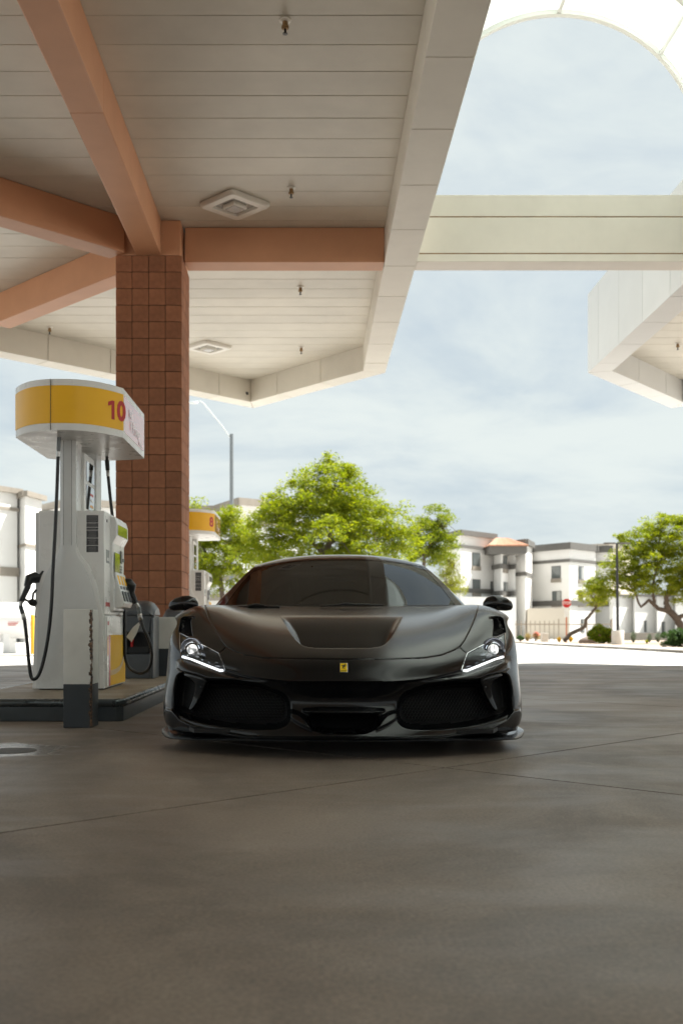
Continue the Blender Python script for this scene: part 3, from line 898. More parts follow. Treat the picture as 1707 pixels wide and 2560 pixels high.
    # hoses and nozzles: photo pixels at the hose's own distance
    if full:
        ys_ = oy - PUY
        def hose(name, pts, Yd, r=0.0145):
            w = [Vector(P(a, b, Yd(i / (len(pts) - 1)))) for i, (a, b) in enumerate(pts)]
            # smooth the path
            out = []
            for i in range(len(w) - 1):
                p0, p1, p2, p3 = w[max(i - 1, 0)], w[i], w[i + 1], w[min(i + 2, len(w) - 1)]
                for k_ in range(6):
                    u = k_ / 6
                    out.append(0.5 * ((2 * p1) + (-p0 + p2) * u + (2 * p0 - 5 * p1 + 4 * p2 - p3) * u * u + (-p0 + 3 * p1 - 3 * p2 + p3) * u ** 3))
            out.append(w[-1])
            k = MB(); k.tube(out, r, n=10); return k.build(name, MATS['rubber'], root, smooth=True), out
        def fit(pa, pb, Y, r, ma, nm='fitting', parent=root, Y2=None):
            k = MB(); a = Vector(P(*pa, Y)); b = Vector(P(*pb, Y2 or Y)); k.tube([a, a.lerp(b, .06), a.lerp(b, .94), b], [r * .85, r, r, r * .85], n=12)
            return k.build(nm, MATS[ma], parent, smooth=True)
        # near hose, in front of the end panel
        h, _ = hose('hose', [(146, 1140), (143, 1230), (138, 1340), (133, 1430), (130, 1500), (124, 1570), (114, 1632), (101, 1680), (89, 1697), (79, 1692), (73, 1655), (68, 1600), (62, 1548)], lambda t: 8.74)
        fit((151, 1066), (150, 1090), 8.74, .02, 'black_plastic'); fit((149, 1090), (147, 1128), 8.74, .017, 'pump_dark_grey'); fit((147, 1128), (146, 1142), 8.74, .017, 'silver')
        fit((62, 1550), (58, 1534), 8.74, .017, 'silver'); fit((58, 1535), (52, 1515), 8.74, .0175, 'dark_grey'); fit((52, 1517), (54, 1503), 8.76, .016, 'silver')
        nz = MB(); w = [P(54, 1504, 8.80), P(60, 1490, 8.82), P(72, 1464, 8.84)]; nz.tube(w, [.02, .021, .024], n=12)
        nozzle = nz.build('nozzle', MATS['black_plastic'], root, smooth=True)
        k = MB(); k.tube([P(68, 1466, 8.84), P(74, 1448, 8.86), (P(88, 1444, 8.9)), P(103, 1446, 8.93), P(110, 1430, 8.96)], [.03, .047, .05, .038, .02], n=12, flat=.8); k.build('nozzle_body', MATS['black_plastic'], nozzle, smooth=True)
        k = MB(); k.tube([P(62, 1498, 8.83), P(72, 1503, 8.85), P(82, 1500, 8.86), P(84, 1484, 8.86), P(92, 1474, 8.87)], .0095, n=8); k.build('lever_guard', MATS['black_plastic'], nozzle, smooth=True)
        k = MB(); k.tube([P(74, 1504, 8.86), P(80, 1506, 8.88), P(90, 1508, 8.92)], [.018, .03, .03], n=8); k.build('lever', MATS['black_plastic'], nozzle, smooth=True)
        # far-side strap of the near nozzle up to the cabinet
        k = MB(); k.tube([P(104, 1440, 8.95), P(112, 1420, 8.97), P(122, 1406, 8.98)], .008, n=8); k.build('cable', MATS['rubber'], root, smooth=True)
        # lane-side hose
        hY = 9.72
        hose('hose', [(271, 1190), (276, 1240), (283, 1300), (294, 1370), (303, 1430), (309, 1480), (312, 1540), (312, 1600), (313, 1640), (321, 1665), (338, 1680), (356, 1683), (372, 1672), (380, 1648), (379, 1622), (371, 1595), (359, 1570), (352, 1548)], lambda t: hY)
        fit((266, 1085), (268, 1112), hY, .028, 'black_plastic'); fit((268, 1112), (268, 1150), hY, .014, 'black_plastic'); fit((268, 1150), (270, 1176), hY, .02, 'black_plastic'); fit((270, 1176), (271, 1192), hY, .016, 'silver')
        fit((352, 1550), (350, 1534), hY, .0195, 'silver'); fit((350, 1534), (347, 1518), hY, .018, 'pump_dark_grey'); fit((347, 1519), (340, 1506), hY, .0165, 'silver')
        nz = MB(); nz.tube([P(341, 1508, hY), P(336, 1496, hY), P(328, 1476, hY)], [.02, .022, .024], n=12); nozzle = nz.build('nozzle', MATS['black_plastic'], root, smooth=True)
        k = MB(); k.tube([P(331, 1480, hY), P(330, 1466, hY), P(322, 1458, hY), P(314, 1456, hY), P(309, 1462, hY)], [.028, .05, .055, .05, .03], n=12, flat=.85); k.build('nozzle_body', MATS['black_plastic'], nozzle, smooth=True)
        k = MB(); k.tube([P(336, 1506, hY), P(326, 1516, hY), P(317, 1514, hY), P(318, 1496, hY), P(316, 1484, hY)], .010, n=8); k.build('lever_guard', MATS['black_plastic'], nozzle, smooth=True)
        k = MB(); k.tube([P(334, 1505, hY), P(324, 1508, hY), P(316, 1516, hY)], [.016, .024, .02], n=8); k.build('lever', MATS['black_plastic'], nozzle, smooth=True)
        k = MB(); k.extr([P(347, 1556, hY - .02), P(349, 1562, hY - .02), P(342, 1582, hY - .02), P(329, 1605, hY - .02), P(316, 1592, hY - .02), P(333, 1568, hY - .02)], (0.004, .003, 0)); k.build('hose_tag', MATS['paper'], root)
    return root
pump10 = make_pump('10', 'white fuel pump with yellow band numbered 10 beside the peeling bollard')
pump8 = make_pump('8', 'white fuel pump with yellow band numbered 8 behind the brick pillar', full=False)
pump8.location = (-2.07, 18.0, IZ)

# ------------------------------------------------------------------ bollards
def bollard_mat(name, edge_x, chips):
    m, nt, b, out = nodemat(name)
    N, L = nt.nodes, nt.links
    b.inputs['Roughness'].default_value = 0.55
    t = N.new('ShaderNodeTexCoord'); sp = N.new('ShaderNodeSeparateXYZ'); L.new(t.outputs['Object'], sp.inputs[0])
    n = N.new('ShaderNodeTexNoise'); n.inputs['Scale'].default_value = 26; n.inputs['Detail'].default_value = 7; n.inputs['Roughness'].default_value = .7
    L.new(t.outputs['Object'], n.inputs['Vector'])
    def math_(op, a, c):
        k = N.new('ShaderNodeMath'); k.operation = op
        for i, v in enumerate((a, c)):
            if isinstance(v, (int, float)): k.inputs[i].default_value = v
            else: L.new(v, k.inputs[i])
        return k.outputs[0]
    wob = math_('MULTIPLY', math_('SUBTRACT', n.outputs['Fac'], .5), .006)
    low = math_('LESS_THAN', math_('ADD', sp.outputs['Z'], wob), 0.292)
    paint = N.new('ShaderNodeMixRGB'); paint.inputs['Color1'].default_value = (0.70, 0.69, 0.64, 1); paint.inputs['Color2'].default_value = (0.035, 0.043, 0.05, 1)
    L.new(low, paint.inputs['Fac'])
    # paint chipped off one corner
    dxx = math_('ABSOLUTE', math_('SUBTRACT', sp.outputs['X'], edge_x), 0)
    dyy = math_('SUBTRACT', sp.outputs['Y'], -0.115)
    d = math_('ADD', dxx, math_('MULTIPLY', dyy, .45))
    lim = math_('MULTIPLY', math_('SUBTRACT', n.outputs['Fac'], .34), chips)
    chip = math_('LESS_THAN', d, lim)
    n2 = N.new('ShaderNodeTexNoise'); n2.inputs['Scale'].default_value = 60; n2.inputs['Detail'].default_value = 5; L.new(t.outputs['Object'], n2.inputs['Vector'])
    cr_ = N.new('ShaderNodeValToRGB'); cr_.color_ramp.elements[0].position = .42; cr_.color_ramp.elements[0].color = (0.018, 0.011, 0.007, 1)
    cr_.color_ramp.elements[1].position = .72; cr_.color_ramp.elements[1].color = (0.28, 0.15, 0.08, 1)
    L.new(n2.outputs['Fac'], cr_.inputs[0])
    mx = N.new('ShaderNodeMixRGB'); L.new(chip, mx.inputs['Fac']); L.new(paint.outputs[0], mx.inputs['Color1']); L.new(cr_.outputs[0], mx.inputs['Color2'])
    n3 = N.new('ShaderNodeTexNoise'); n3.inputs['Scale'].default_value = 5; n3.inputs['Detail'].default_value = 6; L.new(t.outputs['Object'], n3.inputs['Vector'])
    mul = N.new('ShaderNodeMixRGB'); mul.blend_type = 'MULTIPLY'; mul.inputs['Fac'].default_value = 1
    mr = N.new('ShaderNodeMapRange'); mr.inputs['From Min'].default_value = .3; mr.inputs['From Max'].default_value = .7; mr.inputs['To Min'].default_value = .86; mr.inputs['To Max'].default_value = 1.04
    L.new(n3.outputs['Fac'], mr.inputs['Value']); L.new(mx.outputs[0], mul.inputs['Color1']); L.new(mr.outputs[0], mul.inputs['Color2'])
    L.new(mul.outputs[0], b.inputs['Base Color'])
    bp = N.new('ShaderNodeBump'); bp.inputs['Strength'].default_value = .5; bp.inputs['Distance'].default_value = .004
    hh = math_('SUBTRACT', math_('MULTIPLY', n2.outputs['Fac'], .35), chip)
    L.new(hh, bp.inputs['Height']); L.new(bp.outputs[0], b.inputs['Normal'])
    return m
def bollard(x0, x1, y0, y1, z0, z1, label, chips):
    o = empty  # noqa
    mb = MB(); w = (x1 - x0) / 2; d = (y1 - y0) / 2
    mb.box(-w, w, -d, d, 0, z1 - z0)
    ob = mb.build('bollard', bollard_mat('bollard_paint', w, chips), bevel=.008, seg=3)
    ob.location = ((x0 + x1) / 2, (y0 + y1) / 2, z0)
    tag(ob, label, 'bollard', 'painted concrete bollards by the island')
bollard(-1.652, -1.463, 7.18, 7.41, 0.0, 0.79, 'white and dark grey square bollard with peeling rusty corner', 0.085)
bollard(-1.672, -1.43, 11.45, 11.68, IZ, 0.785, 'clean white and dark grey square bollard in front of the brick pillar', 0.0)

# ------------------------------------------------------------------ waste and squeegee bins
mat('bin_plastic', (0.075, 0.085, 0.095), 0.36, var=0.15, vscale=8)
mat('bin_inside', (0.012, 0.013, 0.014), 0.6)
def bin_unit(x0, x1, y0, h, depth, label, sq):
    r = empty('service_bin', ((x0 + x1) / 2, y0, IZ), label=label, cat='bin', group='dark service bins by the pillar')
    mb = MB(); f = .014
    # shell with an open front bay
    mb.box(x0, x0 + .03, y0, y0 + depth, IZ, IZ + h * .80); mb.box(x1 - .03, x1, y0, y0 + depth, IZ, IZ + h * .80)
    mb.build('side_panel', MATS['bin_plastic'], r, bevel=f)
    mb = MB(); mb.box(x0 + .031, x1 - .031, y0 + .01, y0 + depth - .01, IZ, IZ + h * .31); mb.build('lower_front', MATS['bin_plastic'], r, bevel=f)
    mb = MB(); mb.box(x0 + .031, x1 - .031, y0 + .15, y0 + depth - .011, IZ + h * .312, IZ + h * .58); mb.build('bay', MATS['bin_inside'], r)
    mb = MB(); mb.box(x0 + .031, x1 - .031, y0 + .004, y0 + depth - .011, IZ + h * .582, IZ + h * .80); mb.build('upper_front', MATS['bin_plastic'], r, bevel=f)
    # domed lid
    mb = MB(); A = []
    for i in range(9):
        t = i / 8; row = []
        for j in range(9):
            u = j / 8
            ex = abs(2 * u - 1) ** 4; ey = abs(2 * t - 1) ** 4
            row.append((x0 - .008 + (x1 - x0 + .016) * u, y0 - .012 + (depth + .024) * t, IZ + h * (1.0 - .10 * ex - .08 * ey - .06 * (1 - t) ** 2)))
        A.append(row)
    A = np.array(A); mb.grid(A)
    rim = [tuple(A[0][j]) for j in range(9)] + [tuple(A[i][8]) for i in range(1, 9)] + [tuple(A[8][j]) for j in range(7, -1, -1)] + [tuple(A[i][0]) for i in range(7, 0, -1)]
    n = len(rim); low = [(p[0], p[1], IZ + h * .805) for p in rim]
    mb.add(rim + low, [(i, (i + 1) % n, n + (i + 1) % n, n + i) for i in range(n)] + [tuple(n + i for i in range(n))])
    mb.build('lid', MATS['bin_plastic'], r, smooth=True)
    if sq:
        mb = MB(); mb.box(x0 + .05, x1 - .05, y0 + .03, y0 + .14, IZ + h * .315, IZ + h * .40); mb.build('water_tray', MATS['bin_inside'], r, bevel=.005)
        mb = MB(); mb.tube([(x0 + .085, y0 + .06, IZ + h * .33), (x0 + .105, y0 + .07, IZ + h * .60)], .0135, n=10); mb.build('squeegee_handle', MATS['red'], r, smooth=True)
bin_unit(-1.915, -1.595, 10.88, 0.80, 0.40, 'dark grey service bin with red squeegee handle by the pillar', True)
bin_unit(-1.69, -1.46, 12.25, 0.76, 0.36, 'dark grey plain bin half hidden behind the service bin', False)

# ------------------------------------------------------------------ the car
CARX, CARY, CART = 0.160, 5.42, -0.015
ct, st_ = math.cos(CART), math.sin(CART)
def car_proj(x, y, z):
    X = CARX + x * ct - y * st_; Y = CARY + x * st_ + y * ct
    return CX + F * X / Y, CY - F * (z - H) / Y
def car_inv(px, py, y):
    """photo pixel of the car's near left side at local depth y -> local x, y, z"""
    x = 0.5
    for _ in range(8):
        Y = CARY + x * st_ + y * ct
        x = ((px - CX) / F * Y - CARX + y * st_) / ct
    return (x, y, H - (py - CY) / F * Y)

car = empty('sports_car', (CARX, CARY, 0), label='low matte black sports car with lit headlights facing out of the station', cat='car')
car.rotation_euler = (0, 0, CART)
OFF[car.name] = Vector((0, 0, 0))

def mat_simple(name, col, rough, spec=0.5, metal=0.0, coat=0.0, coatr=0.1):
    m, nt, b, out = nodemat(name)
    b.inputs['Base Color'].default_value = (*col, 1); b.inputs['Roughness'].default_value = rough
    b.inputs['Specular IOR Level'].default_value = spec; b.inputs['Metallic'].default_value = metal
    b.inputs['Coat Weight'].default_value = coat; b.inputs['Coat Roughness'].default_value = coatr
    MATS[name] = m; return m
# satin black wrap with a faint dusty unevenness
m_, nt, b, out = nodemat('satin_black'); N, L = nt.nodes, nt.links
b.inputs['Base Color'].default_value = (0.0042, 0.0046, 0.0054, 1); b.inputs['Specular IOR Level'].default_value = 0.12
b.inputs['Coat Weight'].default_value = 0.7; b.inputs['Coat Roughness'].default_value = 0.17; b.inputs['Coat IOR'].default_value = 1.42
t = N.new('ShaderNodeTexCoord'); n = N.new('ShaderNodeTexNoise'); n.inputs['Scale'].default_value = 3.0; n.inputs['Detail'].default_value = 5
L.new(t.outputs['Object'], n.inputs['Vector'])
mr = N.new('ShaderNodeMapRange'); mr.inputs['To Min'].default_value = 0.23; mr.inputs['To Max'].default_value = 0.28
L.new(n.outputs['Fac'], mr.inputs['Value']); L.new(mr.outputs[0], b.inputs['Roughness'])
MATS['satin_black'] = m_
mat_simple('gloss_black', (0.006, 0.006, 0.007), 0.08, 0.5)
mat_simple('liner_black', (0.006, 0.006, 0.006), 0.55, 0.35)
mat_simple('grille_black', (0.003, 0.003, 0.0035), 0.5, 0.3)
mat_simple('gap_black', (0.002, 0.002, 0.002), 0.8, 0.1)
mat_simple('chrome', (0.75, 0.75, 0.76), 0.06, 0.5, 1.0)
mat_simple('lamp_black', (0.16, 0.16, 0.17), 0.16, 0.5, 0.85)
mat_simple('rim_grey', (0.05, 0.05, 0.052), 0.3, 0.5, 0.8)
mat_simple('tyre', (0.016, 0.016, 0.016), 0.75, 0.3)
mat_simple('interior', (0.018, 0.017, 0.017), 0.6, 0.3)
mat_simple('badge_yellow', (0.82, 0.56, 0.01), 0.25, 0.5, 0.0, 0.6)
mat_simple('badge_black', (0.004, 0.004, 0.004), 0.3)
thin_glass('car_glass', (0.045, 0.047, 0.045), 0.0, 1.0, ior=1.44)
thin_glass('lamp_lens', (0.93, 0.94, 0.95), 0.0, 1.0)
def emis(name, col, s):
    m, nt, b, out = nodemat(name)
    b.inputs['Base Color'].default_value = (0.8, 0.8, 0.8, 1); b.inputs['Emission Color'].default_value = (*col, 1); b.inputs['Emission Strength'].default_value = s
    MATS[name] = m
emis('lamp_lit', (1.0, 0.98, 0.94), 1.0)
_nt = MATS['lamp_lit'].node_tree; _v = _nt.nodes.new('ShaderNodeTexVoronoi'); _v.inputs['Scale'].default_value = 55
_t = _nt.nodes.new('ShaderNodeTexCoord'); _nt.links.new(_t.outputs['Object'], _v.inputs['Vector'])
_m = _nt.nodes.new('ShaderNodeMapRange'); _m.inputs['From Max'].default_value = .7; _m.inputs['To Min'].default_value = .9; _m.inputs['To Max'].default_value = .05
_nt.links.new(_v.outputs['Distance'], _m.inputs['Value']); _nt.links.new(_m.outputs[0], _nt.nodes['Principled BSDF'].inputs['Emission Strength'])
emis('drl_lit', (0.90, 0.95, 1.0), 0.55)
# projector bowl: iridescent coated lens edge
m_, nt, b, out = nodemat('lens_iris')
b.inputs['Base Color'].default_value = (0.25, 0.25, 0.27, 1); b.inputs['Metallic'].default_value = 0.9; b.inputs['Roughness'].default_value = 0.12
b.inputs['Thin Film Thickness'].default_value = 520; b.inputs['Thin Film IOR'].default_value = 1.45
MATS['lens_iris'] = m_

# control table: rows from the bumper's lower edge to the cowl, stations from
# the centre line to the corner as (pixel x, pixel y, depth behind the nose)
v0 = [(854, 1846, .04), (940, 1846, .06), (1040, 1845, .12), (1105, 1843, .20), (1180, 1841, .31), (1240, 1836, .43), (1275, 1829, .53), (1291, 1819, .68)]
v1 = [(854, 1838, .01), (940, 1838, .03), (1040, 1837, .09), (1105, 1834, .17), (1180, 1823, .27), (1243, 1807, .385), (1284, 1783, .51), (1303, 1784, .70)]
v2 = [(854, 1772, .12), (940, 1772, .13), (1040, 1770, .18), (1110, 1765, .25), (1180, 1757, .33), (1240, 1745, .42), (1284, 1735, .53), (1300, 1728, .71)]
v3 = [(854, 1735, .11), (940, 1734, .12), (1040, 1724, .17), (1112, 1707, .22), (1185, 1703, .305), (1230, 1691, .385), (1270, 1681, .50), (1296, 1684, .72)]
v4 = [(854, 1703, .05), (940, 1703, .06), (1000, 1702, .09), (1080, 1693, .18), (1152, 1675, .32), (1210, 1660, .425), (1262, 1645, .56), (1293, 1642, .76)]
v5 = [(854, 1672, .092), (940, 1671, .107), (1010, 1669, .145), (1090, 1662, .245), (1157, 1650, .365), (1215, 1634, .50), (1266, 1615, .64), (1290, 1612, .82)]
v6 = [(854, 1648, .15), (940, 1648, .165), (1015, 1647, .21), (1090, 1640, .315), (1160, 1620, .47), (1215, 1600, .64), (1264, 1581, .80), (1284, 1583, .90)]
v7 = [(854, 1616, .295), (940, 1615, .315), (1020, 1610, .38), (1095, 1594, .51), (1160, 1576, .66), (1210, 1562, .80), (1256, 1553, .92), (1277, 1561, .98)]
v8 = [(854, 1560, .71), (940, 1559, .73), (1030, 1554, .80), (1095, 1540, .92), (1150, 1525, 1.04), (1205, 1517, 1.06)]
v9 = [(854, 1521, 1.42), (940, 1521, 1.41), (1030, 1521.5, 1.39), (1092, 1520.5, 1.38), (1148, 1513, 1.40)]
w4 = [1, 1, 1, .8, .3, 0, 0, 0]
v4a, v4b = [], []
for i in range(8):
    a, u, d = np.array(v4[i]), np.array(v5[i]), np.array(v3[i])
    v4a.append((1 - w4[i]) * (a + (u - a) * .2) + w4[i] * (a + np.array([0, -6, .010])))
    v4b.append((1 - w4[i]) * (a + (d - a) * .2) + w4[i] * (a + np.array([0, 6, .022])))
rows = []
side8 = [(.94, 1.15, .125), (.975, 1.15, .15), (1.0, 1.15, .28), (1.008, 1.15, .40), (1.01, 1.15, .455), (1.01, 1.15, .47), (1.01, 1.15, .485), (1.01, 1.15, .54), (1.01, 1.16, .60), (1.008, 1.18, .645), (1.008, 1.25, .685), (1.0, 1.6, .69), (.985, 2.0, .69)]
side9 = [(.93, 1.95, .125), (.95, 1.95, .15), (.965, 1.95, .28), (.97, 1.95, .40), (.972, 1.95, .455), (.973, 1.95, .47), (.974, 1.95, .485), (.976, 1.95, .54), (.978, 1.95, .59), (.98, 1.95, .62), (.98, 1.95, .645), (.978, 1.98, .66), (.972, 2.02, .67)]
for k, r_ in enumerate((v0, v1, v2, v3, v4b, v4, v4a, v5, v6, v7)):
    rows.append([car_inv(*p) for p in r_] + [side8[k], side9[k]])
rows.append([car_inv(*p) for p in v8] + [(.94, 1.10, .770), (1.0, 1.12, .738), side8[10], side9[10]])
rows.append([car_inv(*p) for p in v9] + [(.85, 1.45, .806), (.935, 1.47, .783), (.985, 1.5, .735), side8[11], side9[11]])
rows.append([(0, 1.66, .824), (.22, 1.66, .824), (.45, 1.66, .823), (.62, 1.70, .820), (.75, 1.82, .818), (.84, 1.95, .812), (.92, 1.97, .785), (.97, 1.98, .735), side8[12], side9[12]])
T = np.array(rows, dtype=float)          # 13 x 10 x 3
T[:, 0, 0] = 0.0

def pad(C):
    top = 2 * C[0:1] - C[1:2]; bot = 2 * C[-1:] - C[-2:-1]
    C = np.concatenate([top, C, bot], 0)
    lf = C[:, 1:2].copy(); lf[..., 0] *= -1
    rt = 2 * C[:, -1:] - C[:, -2:-1]
    return np.concatenate([lf, C, rt], 1)
def knots(C):
    Q = pad(C)
    Q = (Q[:-2] + 4 * Q[1:-1] + Q[2:]) / 6
    return (Q[:, :-2] + 4 * Q[:, 1:-1] + Q[:, 2:]) / 6
Cc = T.copy()
for _ in range(4):
    Cc = Cc + 0.85 * (T - knots(Cc))
    Cc[:, 0, 0] = 0
def bs_eval(C, nv, nu):
    Q = pad(C)
    def basis(n, m):
        W = np.zeros((n * m + 1, n + 3))
        for i in range(n * m + 1):
            k = min(i // m, n - 1); t = i / m - k
            W[i, k:k + 4] += np.array([(1 - t) ** 3, 3 * t ** 3 - 6 * t ** 2 + 4, -3 * t ** 3 + 3 * t ** 2 + 3 * t + 1, t ** 3]) / 6
        return W
    A = basis(C.shape[0] - 1, nv); Bm = basis(C.shape[1] - 1, nu)
    return np.einsum('ij,jkc,lk->ilc', A, Q, Bm)
NV, NU = 26, 40
S0 = bs_eval(Cc, NV, NU)
S0[:, 0, 0] = 0
nr, ncol = S0.shape[:2]
qx, qy = car_proj(S0[..., 0], S0[..., 1], S0[..., 2])
front = np.ones((nr, ncol), bool); front[:, 7 * NU + NU // 2:] = False; front &= (S0[..., 1] < 1.30) | (S0[..., 0] < .80)    # side columns hold no front features

# features in the two photo crops they were measured in
def c2(pts): return [(840 + .3125 * x, 1340 + .3125 * y) for (x, y) in pts]
def c3(pts): return [(1000 + .21046 * x, 1640 + .21046 * y) for (x, y) in pts]
def c1(pts): return [(1080 + .15306 * x, 1480 + .15306 * y) for (x, y) in pts]
def chaikin(p, it=2):
    p = [np.array(q, float) for q in p]
    for _ in range(it):
        o = []
        for i in range(len(p)):
            a, b_ = p[i], p[(i + 1) % len(p)]
            o += [a * .75 + b_ * .25, a * .25 + b_ * .75]
        p = o
    return p
def sdf(poly, X, Y):
    X = np.asarray(X); Y = np.asarray(Y)
    d = np.full(X.shape, 1e9); ins = np.zeros(X.shape, bool)
    n = len(poly)
    for i in range(n):
        ax, ay = poly[i]; bx, by = poly[(i + 1) % n]
        ex, ey = bx - ax, by - ay
        t = np.clip(((X - ax) * ex + (Y - ay) * ey) / (ex * ex + ey * ey + 1e-12), 0, 1)
        d = np.minimum(d, np.hypot(X - ax - t * ex, Y - ay - t * ey))
        c = ((ay > Y) != (by > Y)) & (X < (bx - ax) * (Y - ay) / (by - ay + 1e-12) + ax)
        ins ^= c
    return np.where(ins, d, -d)
def sdl(line, X, Y):
    d = np.full(np.shape(X), 1e9)
    for (ax, ay), (bx, by) in zip(line[:-1], line[1:]):
        ex, ey = bx - ax, by - ay
        t = np.clip(((X - ax) * ex + (Y - ay) * ey) / (ex * ex + ey * ey), 0, 1)
        d = np.minimum(d, np.hypot(X - ax - t * ex, Y - ay - t * ey))
    return d
def ss(a): a = np.clip(a, 0, 1); return a * a * (3 - 2 * a)

mouth = chaikin(c3([(20, 470), (180, 400), (330, 345), (540, 315), (800, 312), (945, 300), (1020, 265), (1130, 225), (1235, 212), (1290, 240), (1318, 400), (1338, 600), (1325, 660), (1250, 720), (1120, 765), (900, 815), (600, 850), (300, 865), (60, 850), (-30, 760), (-40, 600)]), 2)
vane = chaikin(c3([(930, 285), (1030, 245), (1190, 205), (1240, 240), (1140, 290), (1090, 350), (1110, 480), (1180, 640), (1150, 672), (1100, 650), (1030, 530), (965, 400)]), 2)
grille_poly = chaikin(c3([(10, 560), (60, 480), (250, 420), (500, 400), (880, 395), (960, 430), (1010, 560), (1080, 670), (900, 745), (600, 790), (200, 805), (60, 790), (5, 720)]), 2)
center_in = chaikin([(700, 1790), (745, 1787), (854, 1787), (962, 1787), (1006, 1790), (948, 1786 + 3)][:1] + [(720, 1788), (854, 1788), (945, 1788), (948, 1796), (936, 1828), (928, 1836), (854, 1836), (770, 1836), (762, 1828), (752, 1796)], 1)
center_in = chaikin([(752, 1788), (854, 1787), (946, 1788), (949, 1796), (934, 1832), (854, 1835), (774, 1832), (759, 1796)], 1)
shelf = chaikin([(745, 1771), (854, 1769), (955, 1771), (966, 1777), (950, 1785), (854, 1787), (758, 1785), (742, 1777)], 2)
strut = chaikin(c2([(385, 1425), (440, 1400), (520, 1385), (510, 1440), (470, 1480), (380, 1530), (300, 1560), (335, 1495)]), 1)
lamp = c1([(478, 1270), (485, 1245), (572, 1000), (700, 930), (860, 845), (960, 775), (1085, 725), (1185, 672), (1195, 800), (1190, 960), (1172, 1060), (1000, 1130), (800, 1215), (560, 1312), (500, 1305)])
drl_line = c1([(510, 1285), (560, 1290), (800, 1195), (1000, 1115), (1168, 1058)])
vent = chaikin(c1([(905, 425), (1000, 408), (1145, 410), (1172, 500), (1195, 620), (1198, 668), (1090, 715), (1000, 715), (985, 730), (1000, 600), (1005, 470), (985, 440), (930, 432)]), 1)
duct = chaikin([(a, b_) for (a, b_) in [(690, 1528), (704, 1545), (712, 1560), (722, 1580), (736, 1602), (752, 1614), (775, 1619), (854, 1620.5), (933, 1619), (957, 1614), (972, 1601), (986, 1580), (996, 1560), (1004, 1545), (1018, 1528)]], 1)
shut = c1([(742, 185), (748, 230), (735, 300), (690, 440), (600, 650), (520, 800), (450, 895), (330, 960), (150, 1030), (0, 1055)]) + c2([(700, 975), (450, 982), (45, 986), (-300, 986)])
seam2 = c1([(450, 895), (500, 950), (572, 998)])

dm = sdf(mouth, qx, qy); dv = sdf(vane, qx, qy); dl = sdf(lamp, qx, qy); dn = sdf(vent, qx, qy)
dci = sdf(center_in, qx, qy); dsh = sdf(shelf, qx, qy); dst = sdf(strut, qx, qy); dd = sdf(duct, qx, qy)
dshut = sdl(shut, qx, qy); ds2 = sdl(seam2, qx, qy)
fm = front.astype(float)
S = S0.copy()
rec = 0.12 * ss((dm + 6) / 25)
rec = rec * (1 - 0.95 * ss((dv + 3) / 7))
bulge = c3([(520, 288), (600, 232), (740, 200), (1000, 110), (1235, 30), (1300, 60), (1310, 150), (1240, 208), (1030, 258), (945, 296), (700, 303), (560, 303)])
blade = c3([(-1600, 957), (0, 957), (480, 946), (850, 884), (1100, 822), (1250, 752), (1335, 640), (1420, 620), (1460, 700), (1440, 790), (1340, 890), (900, 962), (480, 985), (0, 990), (-1600, 990)])
fade_c = 1 - ss((np.arange(ncol) / NU - 6.5) / 0.8)[None, :]
dbu = sdf(bulge, qx, qy); dbl = sdf(blade, qx, qy)
rec = np.maximum(rec, 0.20 * ss((dci + 1.0) / 4))
rec = np.maximum(rec, 0.060 * ss((dl + .5) / 2.5))
rec = np.maximum(rec, 0.16 * ss((dn + .5) / 3))
rec = rec - 0.050 * ss((dsh + 1) / 7) - 0.034 * ss((dst + 1) / 7) - fade_c * (0.020 * ss((dbu + 1) / 11) + 0.020 * ss((dbl + 1) / 5))
gro = 0.005 * (1 - ss(np.minimum(dshut, ds2) / 2.0))
low = (qy > 1500) & front
S[..., 1] += np.where(low, rec, 0)
ramp = np.clip((1.02 - S0[..., 1]) / 0.70, 0, 1) ** 1.25
S[..., 2] -= np.where(front, 0.215 * ramp * (1 - (1 - np.clip((dd + .5) / 34, 0, 1)) ** 2), 0)
S[..., 1] += np.where(front & (dd > -3), 0.0 * ramp, 0)
# gentle groove along the shut lines, pushed along the surface normal
def gridnormals(A):
    du = np.gradient(A, axis=1); dv_ = np.gradient(A, axis=0)
    n = np.cross(du, dv_); n /= (np.linalg.norm(n, axis=2, keepdims=True) + 1e-12)
    return n
Nn = gridnormals(S0)
sgn = np.sign(Nn[nr // 2, ncol // 3, 1]); Nn = Nn * (-sgn)      # outward = toward -y / +z
S -= Nn * np.where(front, gro, 0)[..., None]

# normals of the finished skin
Nf = gridnormals(S); Nf *= (-sgn)
Nf[:, 0, 0] = 0; Nf[:, 0] /= np.linalg.norm(Nf[:, 0], axis=1, keepdims=True)

def cellavg(A): return (A[:-1, :-1] + A[1:, :-1] + A[:-1, 1:] + A[1:, 1:]) / 4
cx_q, cy_q = cellavg(qx), cellavg(qy); cS = cellavg(S); cS0 = cellavg(S0); cN = cellavg(Nf); cfr = cellavg(front.astype(float)) > .5
g = lambda p: sdf(p, cx_q, cy_q)
hood_poly = shut[:10] + c2([(700, 975), (450, 982), (45, 986), (-300, 986)]) + [(700, 1400), (1170, 1400), (1196, 1490)]
part = np.full(cx_q.shape, 'bumper', dtype=object)
inh = (g(hood_poly) > 0) & cfr
up_ = (cy_q < 1650)
fend_poly = shut[:7] + seam2[1:] + lamp[2:9] + c1([(1300, 950)]) + [(1330, 1625), (1330, 1400), (1196, 1400)]
isf = ((g(fend_poly) > 0) | (~cfr & (cS0[..., 2] > .30) & (cS0[..., 1] > .72)) | (~cfr & (cS0[..., 1] > .9)))
part[isf] = 'fender'
part[inh] = 'hood'
part[(g(mouth) > 8.0) & (g(vane) < 1.0) & cfr] = 'intake_liner'
